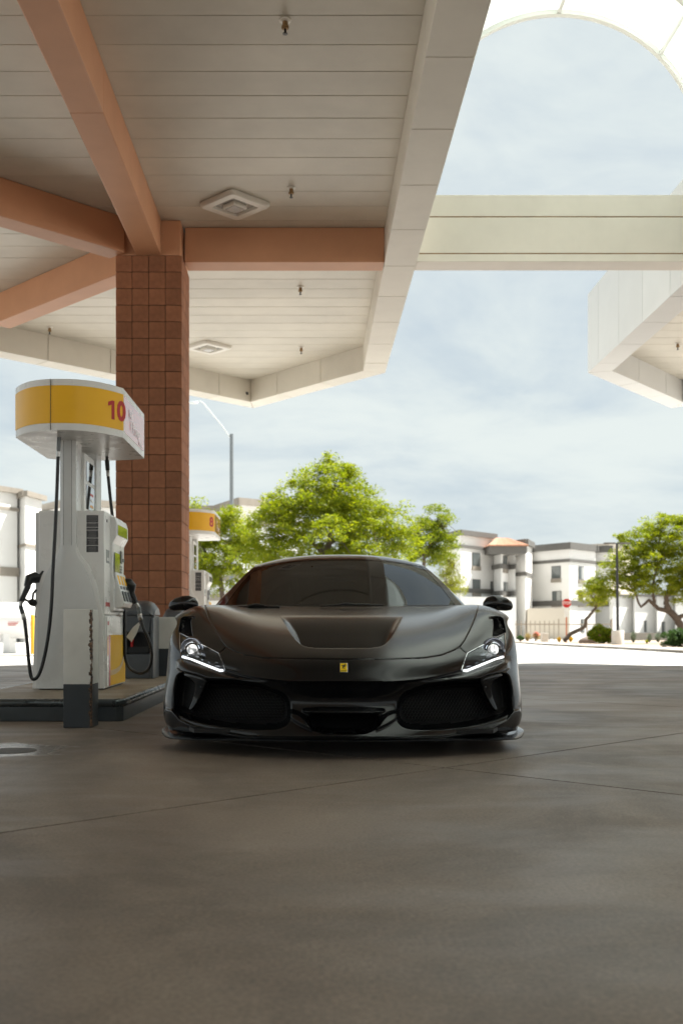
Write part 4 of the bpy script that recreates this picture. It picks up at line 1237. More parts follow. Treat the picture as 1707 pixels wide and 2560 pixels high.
part[(g(center_in) > 1.0) & cfr] = 'intake_liner'
part[(g(vent) > 1.2) & cfr] = 'intake_liner'
part[(g(lamp) > 0.9) & cfr] = 'headlight_bucket'
gapc = (np.minimum(sdl(shut, cx_q, cy_q), sdl(seam2, cx_q, cy_q)) < 0.6) & cfr & (g(lamp) < 0)
part[gapc] = 'panel_gap'
# wheel arch
arch = (cS0[..., 0] > .78) & (np.hypot(cS0[..., 1] - 1.09, cS0[..., 2] - .345) < .385) & (cS0[..., 1] > .5) & (~cfr | (cS0[..., 1] > .68))
part[arch] = ''
part[(cS0[..., 1] > 1.52) & (cS0[..., 0] < .78) ] = 'cowl'
MATOF = {'bumper': 'satin_black', 'hood': 'satin_black', 'fender': 'satin_black', 'intake_liner': 'liner_black', 'headlight_bucket': 'lamp_black', 'panel_gap': 'gap_black', 'cowl': 'liner_black'}
idx = np.arange(nr * ncol).reshape(nr, ncol)
def skin(name, mask, mname, sides=(1, -1), src=S, nrm=Nf, parent=car):
    V, Nl, Fc = [], [], []
    ii, jj = np.nonzero(mask)
    if len(ii) == 0: return None
    for s in sides:
        quads = np.stack([idx[ii, jj], idx[ii, jj + 1], idx[ii + 1, jj + 1], idx[ii + 1, jj]], 1)
        u, inv = np.unique(quads.ravel(), return_inverse=True)
        quads = inv.reshape(-1, 4) + len(V)
        pts = src.reshape(-1, 3)[u].copy(); nn = nrm.reshape(-1, 3)[u].copy()
        if s < 0:
            pts[:, 0] *= -1; nn[:, 0] *= -1; quads = quads[:, ::-1]
        V += pts.tolist(); Nl += nn.tolist(); Fc += quads.tolist()
    me = bpy.data.meshes.new(name); me.from_pydata(V, [], Fc); me.materials.append(MATS[mname])
    # make faces agree with the normals
    p0 = me.polygons[0]
    if Vector(p0.normal).dot(Vector(Nl[p0.vertices[0]])) < 0: me.flip_normals()
    me.shade_smooth()
    me.normals_split_custom_set_from_vertices(Nl)
    o = bpy.data.objects.new(name, me); COL.objects.link(o); o.parent = parent; OFF[o.name] = Vector((0, 0, 0))
    return o
hood = skin('hood', part == 'hood', 'satin_black')
bumper = skin('bumper', part == 'bumper', 'satin_black')
for s in (1, -1):
    skin('fender', part == 'fender', 'satin_black', (s,))
lin = part == 'intake_liner'
for s in (1, -1):
    skin('intake_liner', lin & (cx_q > 1002) & (cy_q > 1640), 'liner_black', (s,), parent=bumper)
    skin('vent_liner', (g(vent) > 2.2) & lin & (cy_q < 1640) & (cx_q > 1226), 'liner_black', (s,), parent=bumper)
skin('center_intake_liner', lin & (cx_q <= 1002), 'liner_black', parent=bumper)
skin('panel_gap', part == 'panel_gap', 'gap_black')
skin('cowl', part == 'cowl', 'liner_black')

# pixel -> point on the undisturbed skin
fx_, fy_ = qx[:, :7 * NU + 20].ravel(), qy[:, :7 * NU + 20].ravel(); fp = S0[:, :7 * NU + 20].reshape(-1, 3)
def on_skin(px, py, dy=0.0):
    k = np.argmin((fx_ - px) ** 2 + (fy_ - py) ** 2)
    return Vector(car_inv(px, py, float(fp[k, 1]) + dy))

# honeycomb grilles
def hexgrid(poly, pitch, dy, w):
    k = MB(); xs = [p[0] for p in poly]; ys = [p[1] for p in poly]
    r_ = pitch / math.sqrt(3); row = 0
    y = min(ys)
    seen = set()
    cache = {}
    def pt(a, b_):
        key = (round(a, 1), round(b_, 1))
        if key not in cache: cache[key] = on_skin(a, b_, dy)
        return cache[key]
    while y < max(ys):
        x = min(xs) + (pitch / 2 if row % 2 else 0)
        while x < max(xs):
            if float(sdf(poly, np.array([x]), np.array([y]))[0]) > 0.5:
                cor = [(x + r_ * math.sin(R(60 * q)), y + r_ * 1.0 * math.cos(R(60 * q))) for q in range(6)]
                for q in range(6):
                    a, b_ = cor[q], cor[(q + 1) % 6]
                    key = (round((a[0] + b_[0]) / 2, 0), round((a[1] + b_[1]) / 2, 0))
                    if key in seen: continue
                    seen.add(key)
                    A, Bv = pt(*a), pt(*b_)
                    d = (Bv - A); 
                    if d.length < 1e-6: continue
                    side = d.normalized().cross(Vector((0, 1, 0))) * w
                    k.add([A - side, A + side, Bv + side, Bv - side, A + side + Vector((0, .012, 0)), Bv + side + Vector((0, .012, 0)), A - side + Vector((0, .012, 0)), Bv - side + Vector((0, .012, 0))], [(0, 1, 2, 3), (1, 4, 5, 2), (6, 0, 3, 7)])
            x += pitch
        y += r_ * 1.5; row += 1
    return k
hx = hexgrid(grille_poly, 8.2, 0.096, 0.0017)
for s in (1, -1):
    k = MB(); k.v = [(s * p[0], p[1], p[2]) for p in hx.v]; k.f = hx.f
    o = k.build('honeycomb_grille', MATS['grille_black'], bumper, fix=False); tag(o, kind='stuff')

# headlights
def mirror_mb(k, s):
    r_ = MB(); r_.v = [(s * p[0], p[1], p[2]) for p in k.v]; r_.f = list(k.f); return r_
lens_mask = (g(lamp) > 0.4) & cfr
Slens = S0 - Nn * 0.003
for s in (1, -1):
    hl = skin('headlight', part == 'headlight_bucket', 'lamp_black', (s,))
    # projector
    pc = on_skin(1232, 1624, 0.045)
    k = MB(); k.lathe([(.036, -.012), (.039, .008), (.043, .010), (.046, .004), (.047, -.02)], pc, (0, -1, .05), n=28, cap=False); mirror_mb(k, s).build('projector_ring', MATS['chrome'], hl, smooth=True)
    k = MB(); k.ball(pc + Vector((0, -.002, 0)), (.030, .018, .030), 24, 14); mirror_mb(k, s).build('projector_lens', MATS['lamp_lit'], hl, smooth=True)
    k = MB(); k.lathe([(.046, .002), (.058, .012), (.066, .016), (.068, -.01)], pc, (0, -1, 0), n=28, cap=False); mirror_mb(k, s).build('projector_shroud', MATS['lens_iris'], hl, smooth=True)
    pc2 = on_skin(1206, 1642, .045)
    k = MB(); k.lathe([(0.0, .01), (.019, .008), (.021, -.006), (.018, -.010), (0, -.004)], pc2, (0, -1, .05), n=20); mirror_mb(k, s).build('turn_lamp', MATS['chrome'], hl, smooth=True)
    # faceted reflector blades toward the inner tip
    for (a, b_, c_, ma) in (((1166, 1652), (1186, 1637), (1200, 1650), 'lens_iris'), ((1162, 1664), (1186, 1640), (1178, 1664), 'chrome'), ((1172, 1660), (1196, 1648), (1190, 1656), 'lens_iris'),
                            ((1176, 1640), (1208, 1616), (1203, 1632), 'lens_iris'), ((1246, 1596), (1257, 1590), (1254, 1618), 'lens_iris'), ((1208, 1615), (1244, 1596), (1226, 1608), 'chrome'), ((1250, 1622), (1258, 1600), (1258, 1630), 'chrome'), ((1164, 1668), (1175, 1655), (1196, 1661), 'chrome')):
        k = MB(); A, B_, C_ = on_skin(*a, .03), on_skin(*b_, .05), on_skin(*c_, .022)
        k.extr([A, B_, C_], (0, .006, 0)); mirror_mb(k, s).build('reflector', MATS[ma], hl)
    # daytime running light bar, a bevelled strip just inside the lens
    k = MB(); path = []
    for (a, b_) in zip(drl_line[:-1], drl_line[1:]):
        for q in range(8): path.append((a[0] + (b_[0] - a[0]) * q / 8, a[1] + (b_[1] - a[1]) * q / 8))
    path.append(drl_line[-1])
    k.tube([on_skin(a, b_, .008) for (a, b_) in path], [.004] + [.0082] * (len(path) - 2) + [.004], n=10)
    mirror_mb(k, s).build('running_light', MATS['drl_lit'], hl, smooth=True)
    rim = [on_skin(a, b_, -.001) for (a, b_) in lamp] ; rim.append(rim[0])
    k = MB(); k.tube(rim, .0022, n=6, cap=False); mirror_mb(k, s).build('lens_edge', MATS['chrome'], hl, smooth=True)
    ln_ = skin('lens', lens_mask, 'lamp_lens', (s,), src=Slens, nrm=Nn, parent=hl)
    # tow sensor and small bolt details
    k = MB(); k.ball(on_skin(1005, 1708, .004), .007, 12, 8); 
    if s < 0: mirror_mb(k, s).build('sensor', MATS['gloss_black'], bumper, smooth=True)
    k = MB(); k.ball(on_skin(1213, 1719, .006), (.0045, .003, .008), 10, 8); mirror_mb(k, s).build('vane_sensor', MATS['gloss_black'], bumper, smooth=True)

# badge: yellow shield-like plate with a black prancing figure
bc = on_skin(854, 1670, 0); bc.x = 0
bn = Vector((0, -0.62, 0.78)); bu = Vector((0, .78, .62)); br = Vector((1, 0, 0))
kk = np.argmin((fx_ - 854) ** 2 + (fy_ - 1670) ** 2); bnn = Vector(Nn[:, :7 * NU + 20].reshape(-1, 3)[kk]); bnn.x = 0; bnn.normalize()
bu = (Vector((0, 0, 1)) - bnn * bnn.z).normalized()
def badge_pt(x, y, h): return bc + br * x + bu * y + bnn * h
hw, hh = .0195, .0300
k = MB(); k.extr([badge_pt(x, y, .000) for (x, y) in ((-hw, -hh), (hw, -hh), (hw, hh), (-hw, hh))], bnn * .004); badge = k.build('badge', MATS['chrome'], hood, bevel=.001)
k = MB(); k.extr([badge_pt(x, y, .0041) for (x, y) in ((-hw + .002, -hh + .003), (hw - .002, -hh + .003), (hw - .002, hh - .003), (-hw + .002, hh - .003))], bnn * .0008); k.build('badge_field', MATS['badge_yellow'], badge)
horse = [(-3.2, 2.0), (-2.2, 2.6), (-1.4, 2.0), (-.6, 2.2), (.4, 2.9), (.8, 4.2), (1.6, 4.6), (1.9, 4.0), (2.6, 3.4), (2.2, 2.9), (1.7, 3.0), (1.9, 2.0), (2.9, 2.3), (3.3, 1.6), (2.3, 1.3), (1.8, .6), (2.4, -.2), (1.9, -.8), (1.2, 0), (.6, -.2), (.2, -1.2), (1.0, -2.2), (1.3, -3.4), (.5, -3.4), (-.2, -2.2), (-.9, -1.4), (-1.4, -2.0), (-2.0, -3.0), (-2.6, -2.6), (-1.9, -1.4), (-1.6, -.2), (-1.3, .8), (-2.0, 1.4), (-2.8, 1.2)]
k = MB(); k.extr([badge_pt(x * .0038, y * .0045 + .004, .0051) for (x, y) in horse], bnn * .0006); k.build('badge_figure', MATS['badge_black'], badge)
for q in range(7):
    x = -.0135 + q * .0045
    k = MB(); k.extr([badge_pt(a, b_, .0051) for (a, b_) in ((x - .0014, -.0245), (x + .0014, -.0245), (x + .0014, -.0185), (x - .0014, -.0185))], bnn * .0006); k.build('badge_letter', MATS['badge_black'], badge)

# front splitter with upturned ends
edge = [(854, 1851, 0.0), (940, 1851, .012), (1040, 1850, .06), (1120, 1849, .13), (1200, 1849, .23), (1260, 1848, .34), (1290, 1846, .42), (1303, 1841, .49), (1309, 1832, .56), (1308, 1824, .66), (1300, 1819, .74)]
E = [Vector(car_inv(*p)) for p in edge]
E[0].x = 0
k = MB(); A = []
for s in (-1, 1):
    pass
full = [Vector((-p.x, p.y, p.z)) for p in E[::-1]] + E[1:]
inner = [Vector((p.x * .80, p.y + .34 - .10 * abs(p.x), .118)) for p in full]
th = .011
A = [[tuple(p + Vector((0, 0, th * .5))), ] for p in full]
rowsA = []
for p, q in zip(full, inner):
    m1 = p.lerp(q, .04)
    rowsA.append([tuple(q - Vector((0, 0, th))), tuple(p.lerp(q, .05) - Vector((0, 0, th))), tuple(p - Vector((0, 0, th * .55))), tuple(p), tuple(p.lerp(q, .05) + Vector((0, 0, th * .35))), tuple(p.lerp(q, .25) + Vector((0, 0, th * .35))), tuple(q)])
k.grid(np.array(rowsA)); k.build('splitter', MATS['satin_black'], car, smooth=True, angle=50)
# underfloor so that no light comes through
k = MB(); k.prism([(-.78, .22), (.78, .22), (.93, .72), (.70, .75), (.70, 1.5), (.93, 1.5), (.93, 3.2), (.7, 3.3), (.7, 4.1), (.9, 4.15), (.8, 4.5), (-.8, 4.5), (-.9, 4.15), (-.7, 4.1), (-.7, 3.3), (-.93, 3.2), (-.93, 1.5), (-.70, 1.5), (-.70, .75), (-.93, .72)], .115, .135)
k.build('underfloor', MATS['liner_black'], car)
k = MB(); k.box(-.68, .68, .62, 1.5, .135, .48); k.build('light_block', MATS['gap_black'], car)  # added unseen black box that keeps the body openings dark

# ------------------------------------------------------------- greenhouse and rear body
gr = [  # centre (y, z), edge (x, y, z)
    ((1.44, .775), (.84, 1.80, .795)),
    ((1.50, .805), (.812, 1.85, .825)),
    ((1.73, .920), (.752, 2.00, .925)),
    ((1.98, 1.045), (.685, 2.14, 1.015)),
    ((2.22, 1.150), (.615, 2.28, 1.095)),
    ((2.36, 1.188), (.598, 2.40, 1.118)),
    ((2.55, 1.202), (.585, 2.60, 1.125)),
    ((2.90, 1.185), (.570, 2.95, 1.105)),
    ((3.35, 1.095), (.545, 3.35, 1.02)),
    ((3.90, .985), (.50, 3.85, .93)),
    ((4.45, .905), (.46, 4.35, .87))]
tt = np.linspace(0, 1, 9)
Tg = []
for (c, e) in gr:
    row = []
    for t_ in tt:
        q = t_ ** 2.6
        row.append((t_ * e[0], c[0] + (e[1] - c[0]) * q, c[1] + (e[2] - c[1]) * q))
    Tg.append(row)
Tg = np.array(Tg); Cg = Tg.copy()
for _ in range(3): Cg = Cg + .8 * (Tg - knots(Cg)); Cg[:, 0, 0] = 0
GV, GU = 12, 6
Sg = bs_eval(Cg, GV, GU); Sg[:, 0, 0] = 0
fullg = np.concatenate([Sg[:, :0:-1] * np.array([-1, 1, 1]), Sg], 1)     # mirror to full width
ncg = fullg.shape[1]; mid = ncg // 2
hdr = int(4.05 * GV)            # header line
pil = 3                          # columns of the pillar band
def sub(A, r0, r1, c0, c1): return A[r0:r1 + 1, c0:c1 + 1]
nrm_g = gridnormals(fullg)
if nrm_g[hdr // 2, mid, 2] < 0: nrm_g = -nrm_g
def patch(name, ma, r0, r1, c0, c1, lift=0.0, parent=car):
    k = MB(); A = sub(fullg + nrm_g * lift, r0, r1, c0, c1)
    k.grid(A); o = k.build(name, MATS[ma], parent, smooth=True, fix=False)
    if o.data.polygons[0].normal.z < 0: o.data.flip_normals()
    return o
windshield = patch('windshield', 'car_glass', 0, hdr, pil, ncg - 1 - pil, 0.0)
patch('windshield_pillar', 'gloss_black', 0, hdr, 0, pil, .002)
patch('windshield_pillar', 'gloss_black', 0, hdr, ncg - 1 - pil, ncg - 1, .002)
roof = patch('roof', 'gloss_black', hdr, 7 * GV, 0, ncg - 1, .003)
patch('rear_deck', 'satin_black', 7 * GV, 10 * GV, 0, ncg - 1, .002)
# black print along the glass edge
patch('glass_border', 'gloss_black', hdr - 1, hdr, pil, ncg - 1 - pil, .0015, windshield)
# side glass from the roof rail to the belt line, and the shoulders behind it
rail = [Vector(p) for p in fullg[:, -1]]
def belt(y):
    return np.interp(y, [1.80, 2.2, 2.8, 3.3, 3.8, 4.4], [.845, .875, .885, .93, .90, .80]), np.interp(y, [1.80, 2.2, 2.8, 3.3, 3.8, 4.4], [.80, .815, .83, .86, .87, .84])
for s in (1, -1):
    k = MB(); A = []
    for p in rail[4:7 * GV + 14]:
        bx_, bz_ = belt(p.y); A.append([(s * p.x, p.y, p.z), (s * (p.x * .5 + bx_ * .5 + .012), p.y, (p.z + bz_) / 2), (s * bx_, p.y, bz_)])
    k.grid(np.array(A)); k.build('side_glass', MATS['car_glass'], car, smooth=True)
    # body side, door to tail
    ysb = np.linspace(1.93, 4.52, 40); k = MB(); A = []
    for y in ysb:
        bx_, bz_ = belt(y)
        wx = np.interp(y, [1.93, 2.4, 2.9, 3.4, 3.8, 4.2, 4.52], [.975, .945, .955, .99, .995, .95, .86])
        A.append([(s * (wx - .05), y, .125), (s * (wx - .01), y, .2), (s * (wx - .005), y, .35), (s * wx, y, .5), (s * (wx - .004), y, .62), (s * (wx - .025 - .02 * (y > 2.4)), y, .72), (s * (bx_ * .6 + wx * .4), y, bz_ - .03), (s * bx_, y, bz_)])
    A = np.array(A); kk_ = MB()
    fs = []
    base = A.reshape(-1, 3).tolist(); n_ = A.shape[1]
    for i in range(len(ysb) - 1):
        for j in range(n_ - 1):
            c = A[i:i + 2, j:j + 2].mean((0, 1))
            if np.hypot(c[1] - 3.74, c[2] - .355) < .39: continue
            fs.append((i * n_ + j, i * n_ + j + 1, (i + 1) * n_ + j + 1, (i + 1) * n_ + j))
    kk_.add(base, fs); kk_.build('body_side', MATS['satin_black'], car, smooth=True, angle=70)
    # shoulder between belt and deck
    k = MB(); A = []
    for p in rail[7 * GV + 6:]:
        bx_, bz_ = belt(p.y); A.append([(s * p.x, p.y, p.z), (s * (p.x + bx_) / 2, p.y, (p.z + bz_) / 2 - .004), (s * bx_, p.y, bz_)])
    k.grid(np.array(A)); k.build('rear_shoulder', MATS['satin_black'], car, smooth=True)
k = MB(); k.box(-.85, .85, 4.40, 4.50, .16, .86); k.build('tail_panel', MATS['satin_black'], car, bevel=.03)
# interior
k = MB(); k.box(-.70, .70, 1.70, 2.05, .55, .80); k.build('dashboard', MATS['interior'], car, bevel=.06, seg=3)
for s in (1, -1):
    k = MB()
    k.tube([(s * .36, 2.62, .30), (s * .36, 2.70, .55), (s * .36, 2.80, .80), (s * .36, 2.84, .93)], [.22, .23, .20, .15], n=14, flat=.45)
    st = k.build('seat', MATS['interior'], car, smooth=True)
    k = MB(); k.tube([(s * .36, 2.84, .90), (s * .36, 2.86, 1.00), (s * .36, 2.86, 1.045)], [.10, .12, .09], n=14, flat=.5); k.build('headrest', MATS['interior'], st, smooth=True)
k = MB(); c0 = Vector((.36, 2.14, .82))
k.tube([c0 + Vector((.17 * math.cos(R(a * 15)), .05 * math.sin(R(a * 15)), .16 * math.sin(R(a * 15)))) for a in range(25)], .014, n=8, cap=False); k.build('steering_wheel', MATS['interior'], car, smooth=True)
k = MB(); k.box(-.62, .62, 2.95, 3.0, .4, 1.08); k.build('rear_bulkhead', MATS['interior'], car)
k = MB(); k.tube([(-.11, 2.02, 1.00), (.11, 2.02, 1.00)], .028, n=10, flat=.6); k.build('rear_view_mirror', MATS['interior'], car, smooth=True)
# wipers
def wiper(pts, r_):
    k = MB(); k.tube([Vector(car_inv(*p)) for p in pts], r_, n=8); return k.build('wiper', MATS['black_plastic'], car, smooth=True)
wiper([(563, 1520.5, 1.56), (600, 1517.5, 1.50), (640, 1516, 1.47), (700, 1518, 1.44)], [.004, .008, .009, .006])
wiper([(620, 1514.5, 1.465), (640, 1512.5, 1.46), (662, 1515, 1.45)], [.006, .012, .007])
wiper([(800, 1516, 1.45), (850, 1512, 1.46), (905, 1511, 1.47), (958, 1514, 1.48)], [.004, .006, .007, .004])
wiper([(846, 1512, 1.455), (862, 1509.5, 1.46), (884, 1510.5, 1.46)], [.006, .010, .006])
# door mirrors
for s in (1, -1):
    k = MB()
    sec = [(.925, .812, .016, .020), (.945, .822, .036, .040), (.985, .828, .052, .050), (1.03, .826, .058, .048), (1.075, .818, .052, .042), (1.105, .810, .034, .028), (1.115, .806, .012, .010)]
    A = []
    for (x, z, ry, rz_) in sec:
        A.append([(s * x, 1.60 + .02 * (x - .92) + ry * math.cos(R(a * 20)) * (1.25 if math.cos(R(a * 20)) > 0 else .95), z + rz_ * math.copysign(abs(math.sin(R(a * 20))) ** .8, math.sin(R(a * 20)))) for a in range(19)])
    k.grid(np.array(A)); k.add([tuple(p) for p in A[0][:-1]], [tuple(range(18))]); k.add([tuple(p) for p in A[-1][:-1]], [tuple(range(18))])
    mi = k.build('mirror_housing', MATS['gloss_black'], car, smooth=True, angle=60)
    k = MB(); k.tube([(s * .86, 1.78, .79), (s * .91, 1.68, .795), (s * .97, 1.62, .80)], [.03, .024, .02], n=10, flat=.5); k.build('mirror_arm', MATS['gloss_black'], mi, smooth=True)
    k = MB(); k.extr([(s * x, 1.668, z) for (x, z) in ((.95, .79), (1.08, .785), (1.09, .83), (1.04, .855), (.96, .85))], (0, .003, 0)); k.build('mirror_glass', MATS['chrome'], mi)
# wheels
wheel0 = None
for (s, y, rr, ww) in ((1, 1.09, .338, .245), (-1, 1.09, .338, .245), (1, 3.74, .350, .31), (-1, 3.74, .350, .31)):
    cxw = s * (.985 - ww / 2 - .015); cw = (cxw, y, rr + .001)
    wh = empty('wheel', cw); wh.parent = car
    k = MB(); k.lathe([(rr - .115, -ww / 2 + .01), (rr - .03, -ww / 2), (rr - .008, -ww / 2 + .02), (rr, -ww / 2 + .05), (rr, ww / 2 - .05), (rr - .008, ww / 2 - .02), (rr - .03, ww / 2), (rr - .115, ww / 2 - .01), (rr - .115, -ww / 2 + .01)], cw, (1, 0, 0), n=48); k.build('tyre', MATS['tyre'], wh, smooth=True)
    k = MB(); k.lathe([(rr - .11, -ww / 2 + .015), (rr - .135, -ww / 2 + .04), (rr - .135, ww / 2 - .04), (rr - .11, ww / 2 - .015)], cw, (1, 0, 0), n=48)
    ri = k.build('rim', MATS['rim_grey'], wh, smooth=True)
    for q in range(10):
        a = 2 * math.pi * q / 10
        p0 = Vector((cw[0] + s * (ww / 2 - .05), y, cw[2])); p1 = p0 + Vector((s * .02, math.cos(a) * (rr - .125), math.sin(a) * (rr - .125)))
        k = MB(); k.tube([p0 + (p1 - p0) * .15, p1], [.022, .014], n=6); k.build('spoke', MATS['rim_grey'], ri, smooth=True)
    k = MB(); k.lathe([(0, 0), (.165, 0), (.165, .02), (0, .02)], (cw[0] - s * .02, y, cw[2]), (s, 0, 0), n=32); k.build('brake_disc', MATS['rim_grey'], wh, smooth=True)
    k = MB(); k.lathe([(0, 0), (.045, 0), (.04, .03), (0, .035)], (cw[0] + s * (ww / 2 - .05), y, cw[2]), (s, 0, 0), n=20); k.build('hub', MATS['rim_grey'], wh, smooth=True)

# ------------------------------------------------------------------ far side of the lot
mat('stucco', (0.76, 0.755, 0.735), 0.85, var=0.06, vscale=0.6, bump=0.1, bscale=20)
mat('stucco_cream', (0.60, 0.54, 0.45), 0.85, var=0.06, vscale=0.6)
mat('trim_grey', (0.13, 0.125, 0.115), 0.7, var=0.15, vscale=2)
mat('trim_tan', (0.27, 0.24, 0.20), 0.7, var=0.15, vscale=2)
mat('roof_tile', (0.46, 0.24, 0.15), 0.8, var=0.25, vscale=6, perobj=0.12)
mat('window_frame', (0.07, 0.07, 0.07), 0.5)
mat('window_glass', (0.10, 0.115, 0.115), 0.06, spec=0.8)
mat('curtain', (0.32, 0.33, 0.32), 0.7)
mat('bark', (0.14, 0.105, 0.08), 0.9, var=0.4, vscale=8, bump=0.5, bscale=30)
mat('pole_black', (0.018, 0.018, 0.020), 0.45)
mat('pole_grey', (0.22, 0.24, 0.25), 0.4, metal=0.5)
mat('galv', (0.55, 0.58, 0.58), 0.35, metal=0.4)
mat('sign_red', (0.55, 0.012, 0.015), 0.35)
mat('sign_white', (0.80, 0.80, 0.80), 0.4)
mat('post_orange', (0.48, 0.13, 0.045), 0.6)
mat('planter_block', (0.62, 0.58, 0.52), 0.85, var=0.1, vscale=4)
mat('rock', (0.22, 0.17, 0.14), 0.9, var=0.35, vscale=3, bump=0.6, bscale=8)
mat('tank_white', (0.80, 0.80, 0.79), 0.35, var=0.04, vscale=2)
mat('post_yellow', (0.75, 0.42, 0.02), 0.45)
mat('fence_tan', (0.36, 0.30, 0.235), 0.6)

def leafmat(name, ca, cb, tr=0.45):
    m, nt, b, out = nodemat(name); N, L = nt.nodes, nt.links
    g_ = N.new('ShaderNodeNewGeometry')
    mx = N.new('ShaderNodeMixRGB'); mx.inputs['Color1'].default_value = (*ca, 1); mx.inputs['Color2'].default_value = (*cb, 1)
    L.new(g_.outputs['Random Per Island'], mx.inputs['Fac'])
    L.new(mx.outputs[0], b.inputs['Base Color']); b.inputs['Roughness'].default_value = .55; b.inputs['Specular IOR Level'].default_value = .3
    tl_ = N.new('ShaderNodeBsdfTranslucent'); 
    hs = N.new('ShaderNodeHueSaturation'); hs.inputs['Value'].default_value = 1.5; hs.inputs['Saturation'].default_value = 1.1
    L.new(mx.outputs[0], hs.inputs['Color']); L.new(hs.outputs[0], tl_.inputs['Color'])
    ms = N.new('ShaderNodeMixShader'); ms.inputs[0].default_value = tr
    L.new(b.outputs[0], ms.inputs[1]); L.new(tl_.outputs[0], ms.inputs[2]); L.new(ms.outputs[0], out.inputs[0])
    MATS[name] = m; return m
leafmat('leaf_bright', (0.090, 0.145, 0.010), (0.235, 0.255, 0.016), .5)
leafmat('leaf_lime', (0.115, 0.170, 0.010), (0.275, 0.290, 0.018), .52)
leafmat('leaf_yellow', (0.15, 0.17, 0.012), (0.24, 0.25, 0.03), .5)
leafmat('leaf_green', (0.085, 0.145, 0.018), (0.18, 0.22, 0.030), .5)
leafmat('leaf_dark', (0.025, 0.06, 0.014), (0.06, 0.11, 0.025), .35)
leafmat('leaf_straw', (0.26, 0.20, 0.09), (0.38, 0.30, 0.14), .4)
leafmat('leaf_gold', (0.42, 0.26, 0.02), (0.52, 0.34, 0.04), .3)
leafmat('leaf_grey', (0.10, 0.13, 0.09), (0.17, 0.20, 0.14), .3)
leafmat('petal_pink', (0.50, 0.22, 0.17), (0.62, 0.34, 0.28), .4)

def leaves(centers, radii, counts, ln, wd, droop=0.0):
    """diamond leaves scattered in clumps -> (verts, faces)"""
    V = []; 
    for c, r_, n in zip(centers, radii, counts):
        p = rng.normal(0, 1, (n, 3)); p /= (np.linalg.norm(p, axis=1, keepdims=True) + 1e-9)
        p *= (rng.random((n, 1)) ** 0.45) * np.array(r_)
        p[:, 2] -= droop * (p[:, 0] ** 2 + p[:, 1] ** 2)
        p += np.array(c)
        d = rng.normal(0, 1, (n, 3)); d[:, 2] = d[:, 2] * .6 - droop * .6; d /= np.linalg.norm(d, axis=1, keepdims=True)
        e = rng.normal(0, 1, (n, 3)); e -= d * (d * e).sum(1, keepdims=True); e /= np.linalg.norm(e, axis=1, keepdims=True)
        L_ = ln * (0.6 + 0.8 * rng.random((n, 1))); W_ = wd * (0.6 + 0.8 * rng.random((n, 1)))
        q = np.stack([p - d * L_ / 2, p + e * W_ / 2, p + d * L_ / 2, p - e * W_ / 2], 1)
        V.append(q)
    V = np.concatenate(V, 0).reshape(-1, 3); nq = len(V) // 4
    return V, np.arange(nq * 4).reshape(-1, 4)
def leaf_obj(name, V, Fq, m, parent):
    off = OFF.get(parent.name, Vector((0, 0, 0))) if parent else Vector((0, 0, 0))
    me = bpy.data.meshes.new(name)
    V = V - np.array(off)
    me.vertices.add(len(V)); me.vertices.foreach_set('co', V.astype(np.float32).ravel())
    me.loops.add(Fq.size); me.loops.foreach_set('vertex_index', Fq.astype(np.int32).ravel())
    me.polygons.add(len(Fq)); me.polygons.foreach_set('loop_start', np.arange(0, Fq.size, 4, dtype=np.int32)); me.polygons.foreach_set('loop_total', np.full(len(Fq), 4, dtype=np.int32))
    me.update(calc_edges=True); me.materials.append(m)
    o = bpy.data.objects.new(name, me); COL.objects.link(o)
    if parent: o.parent = parent
    return o

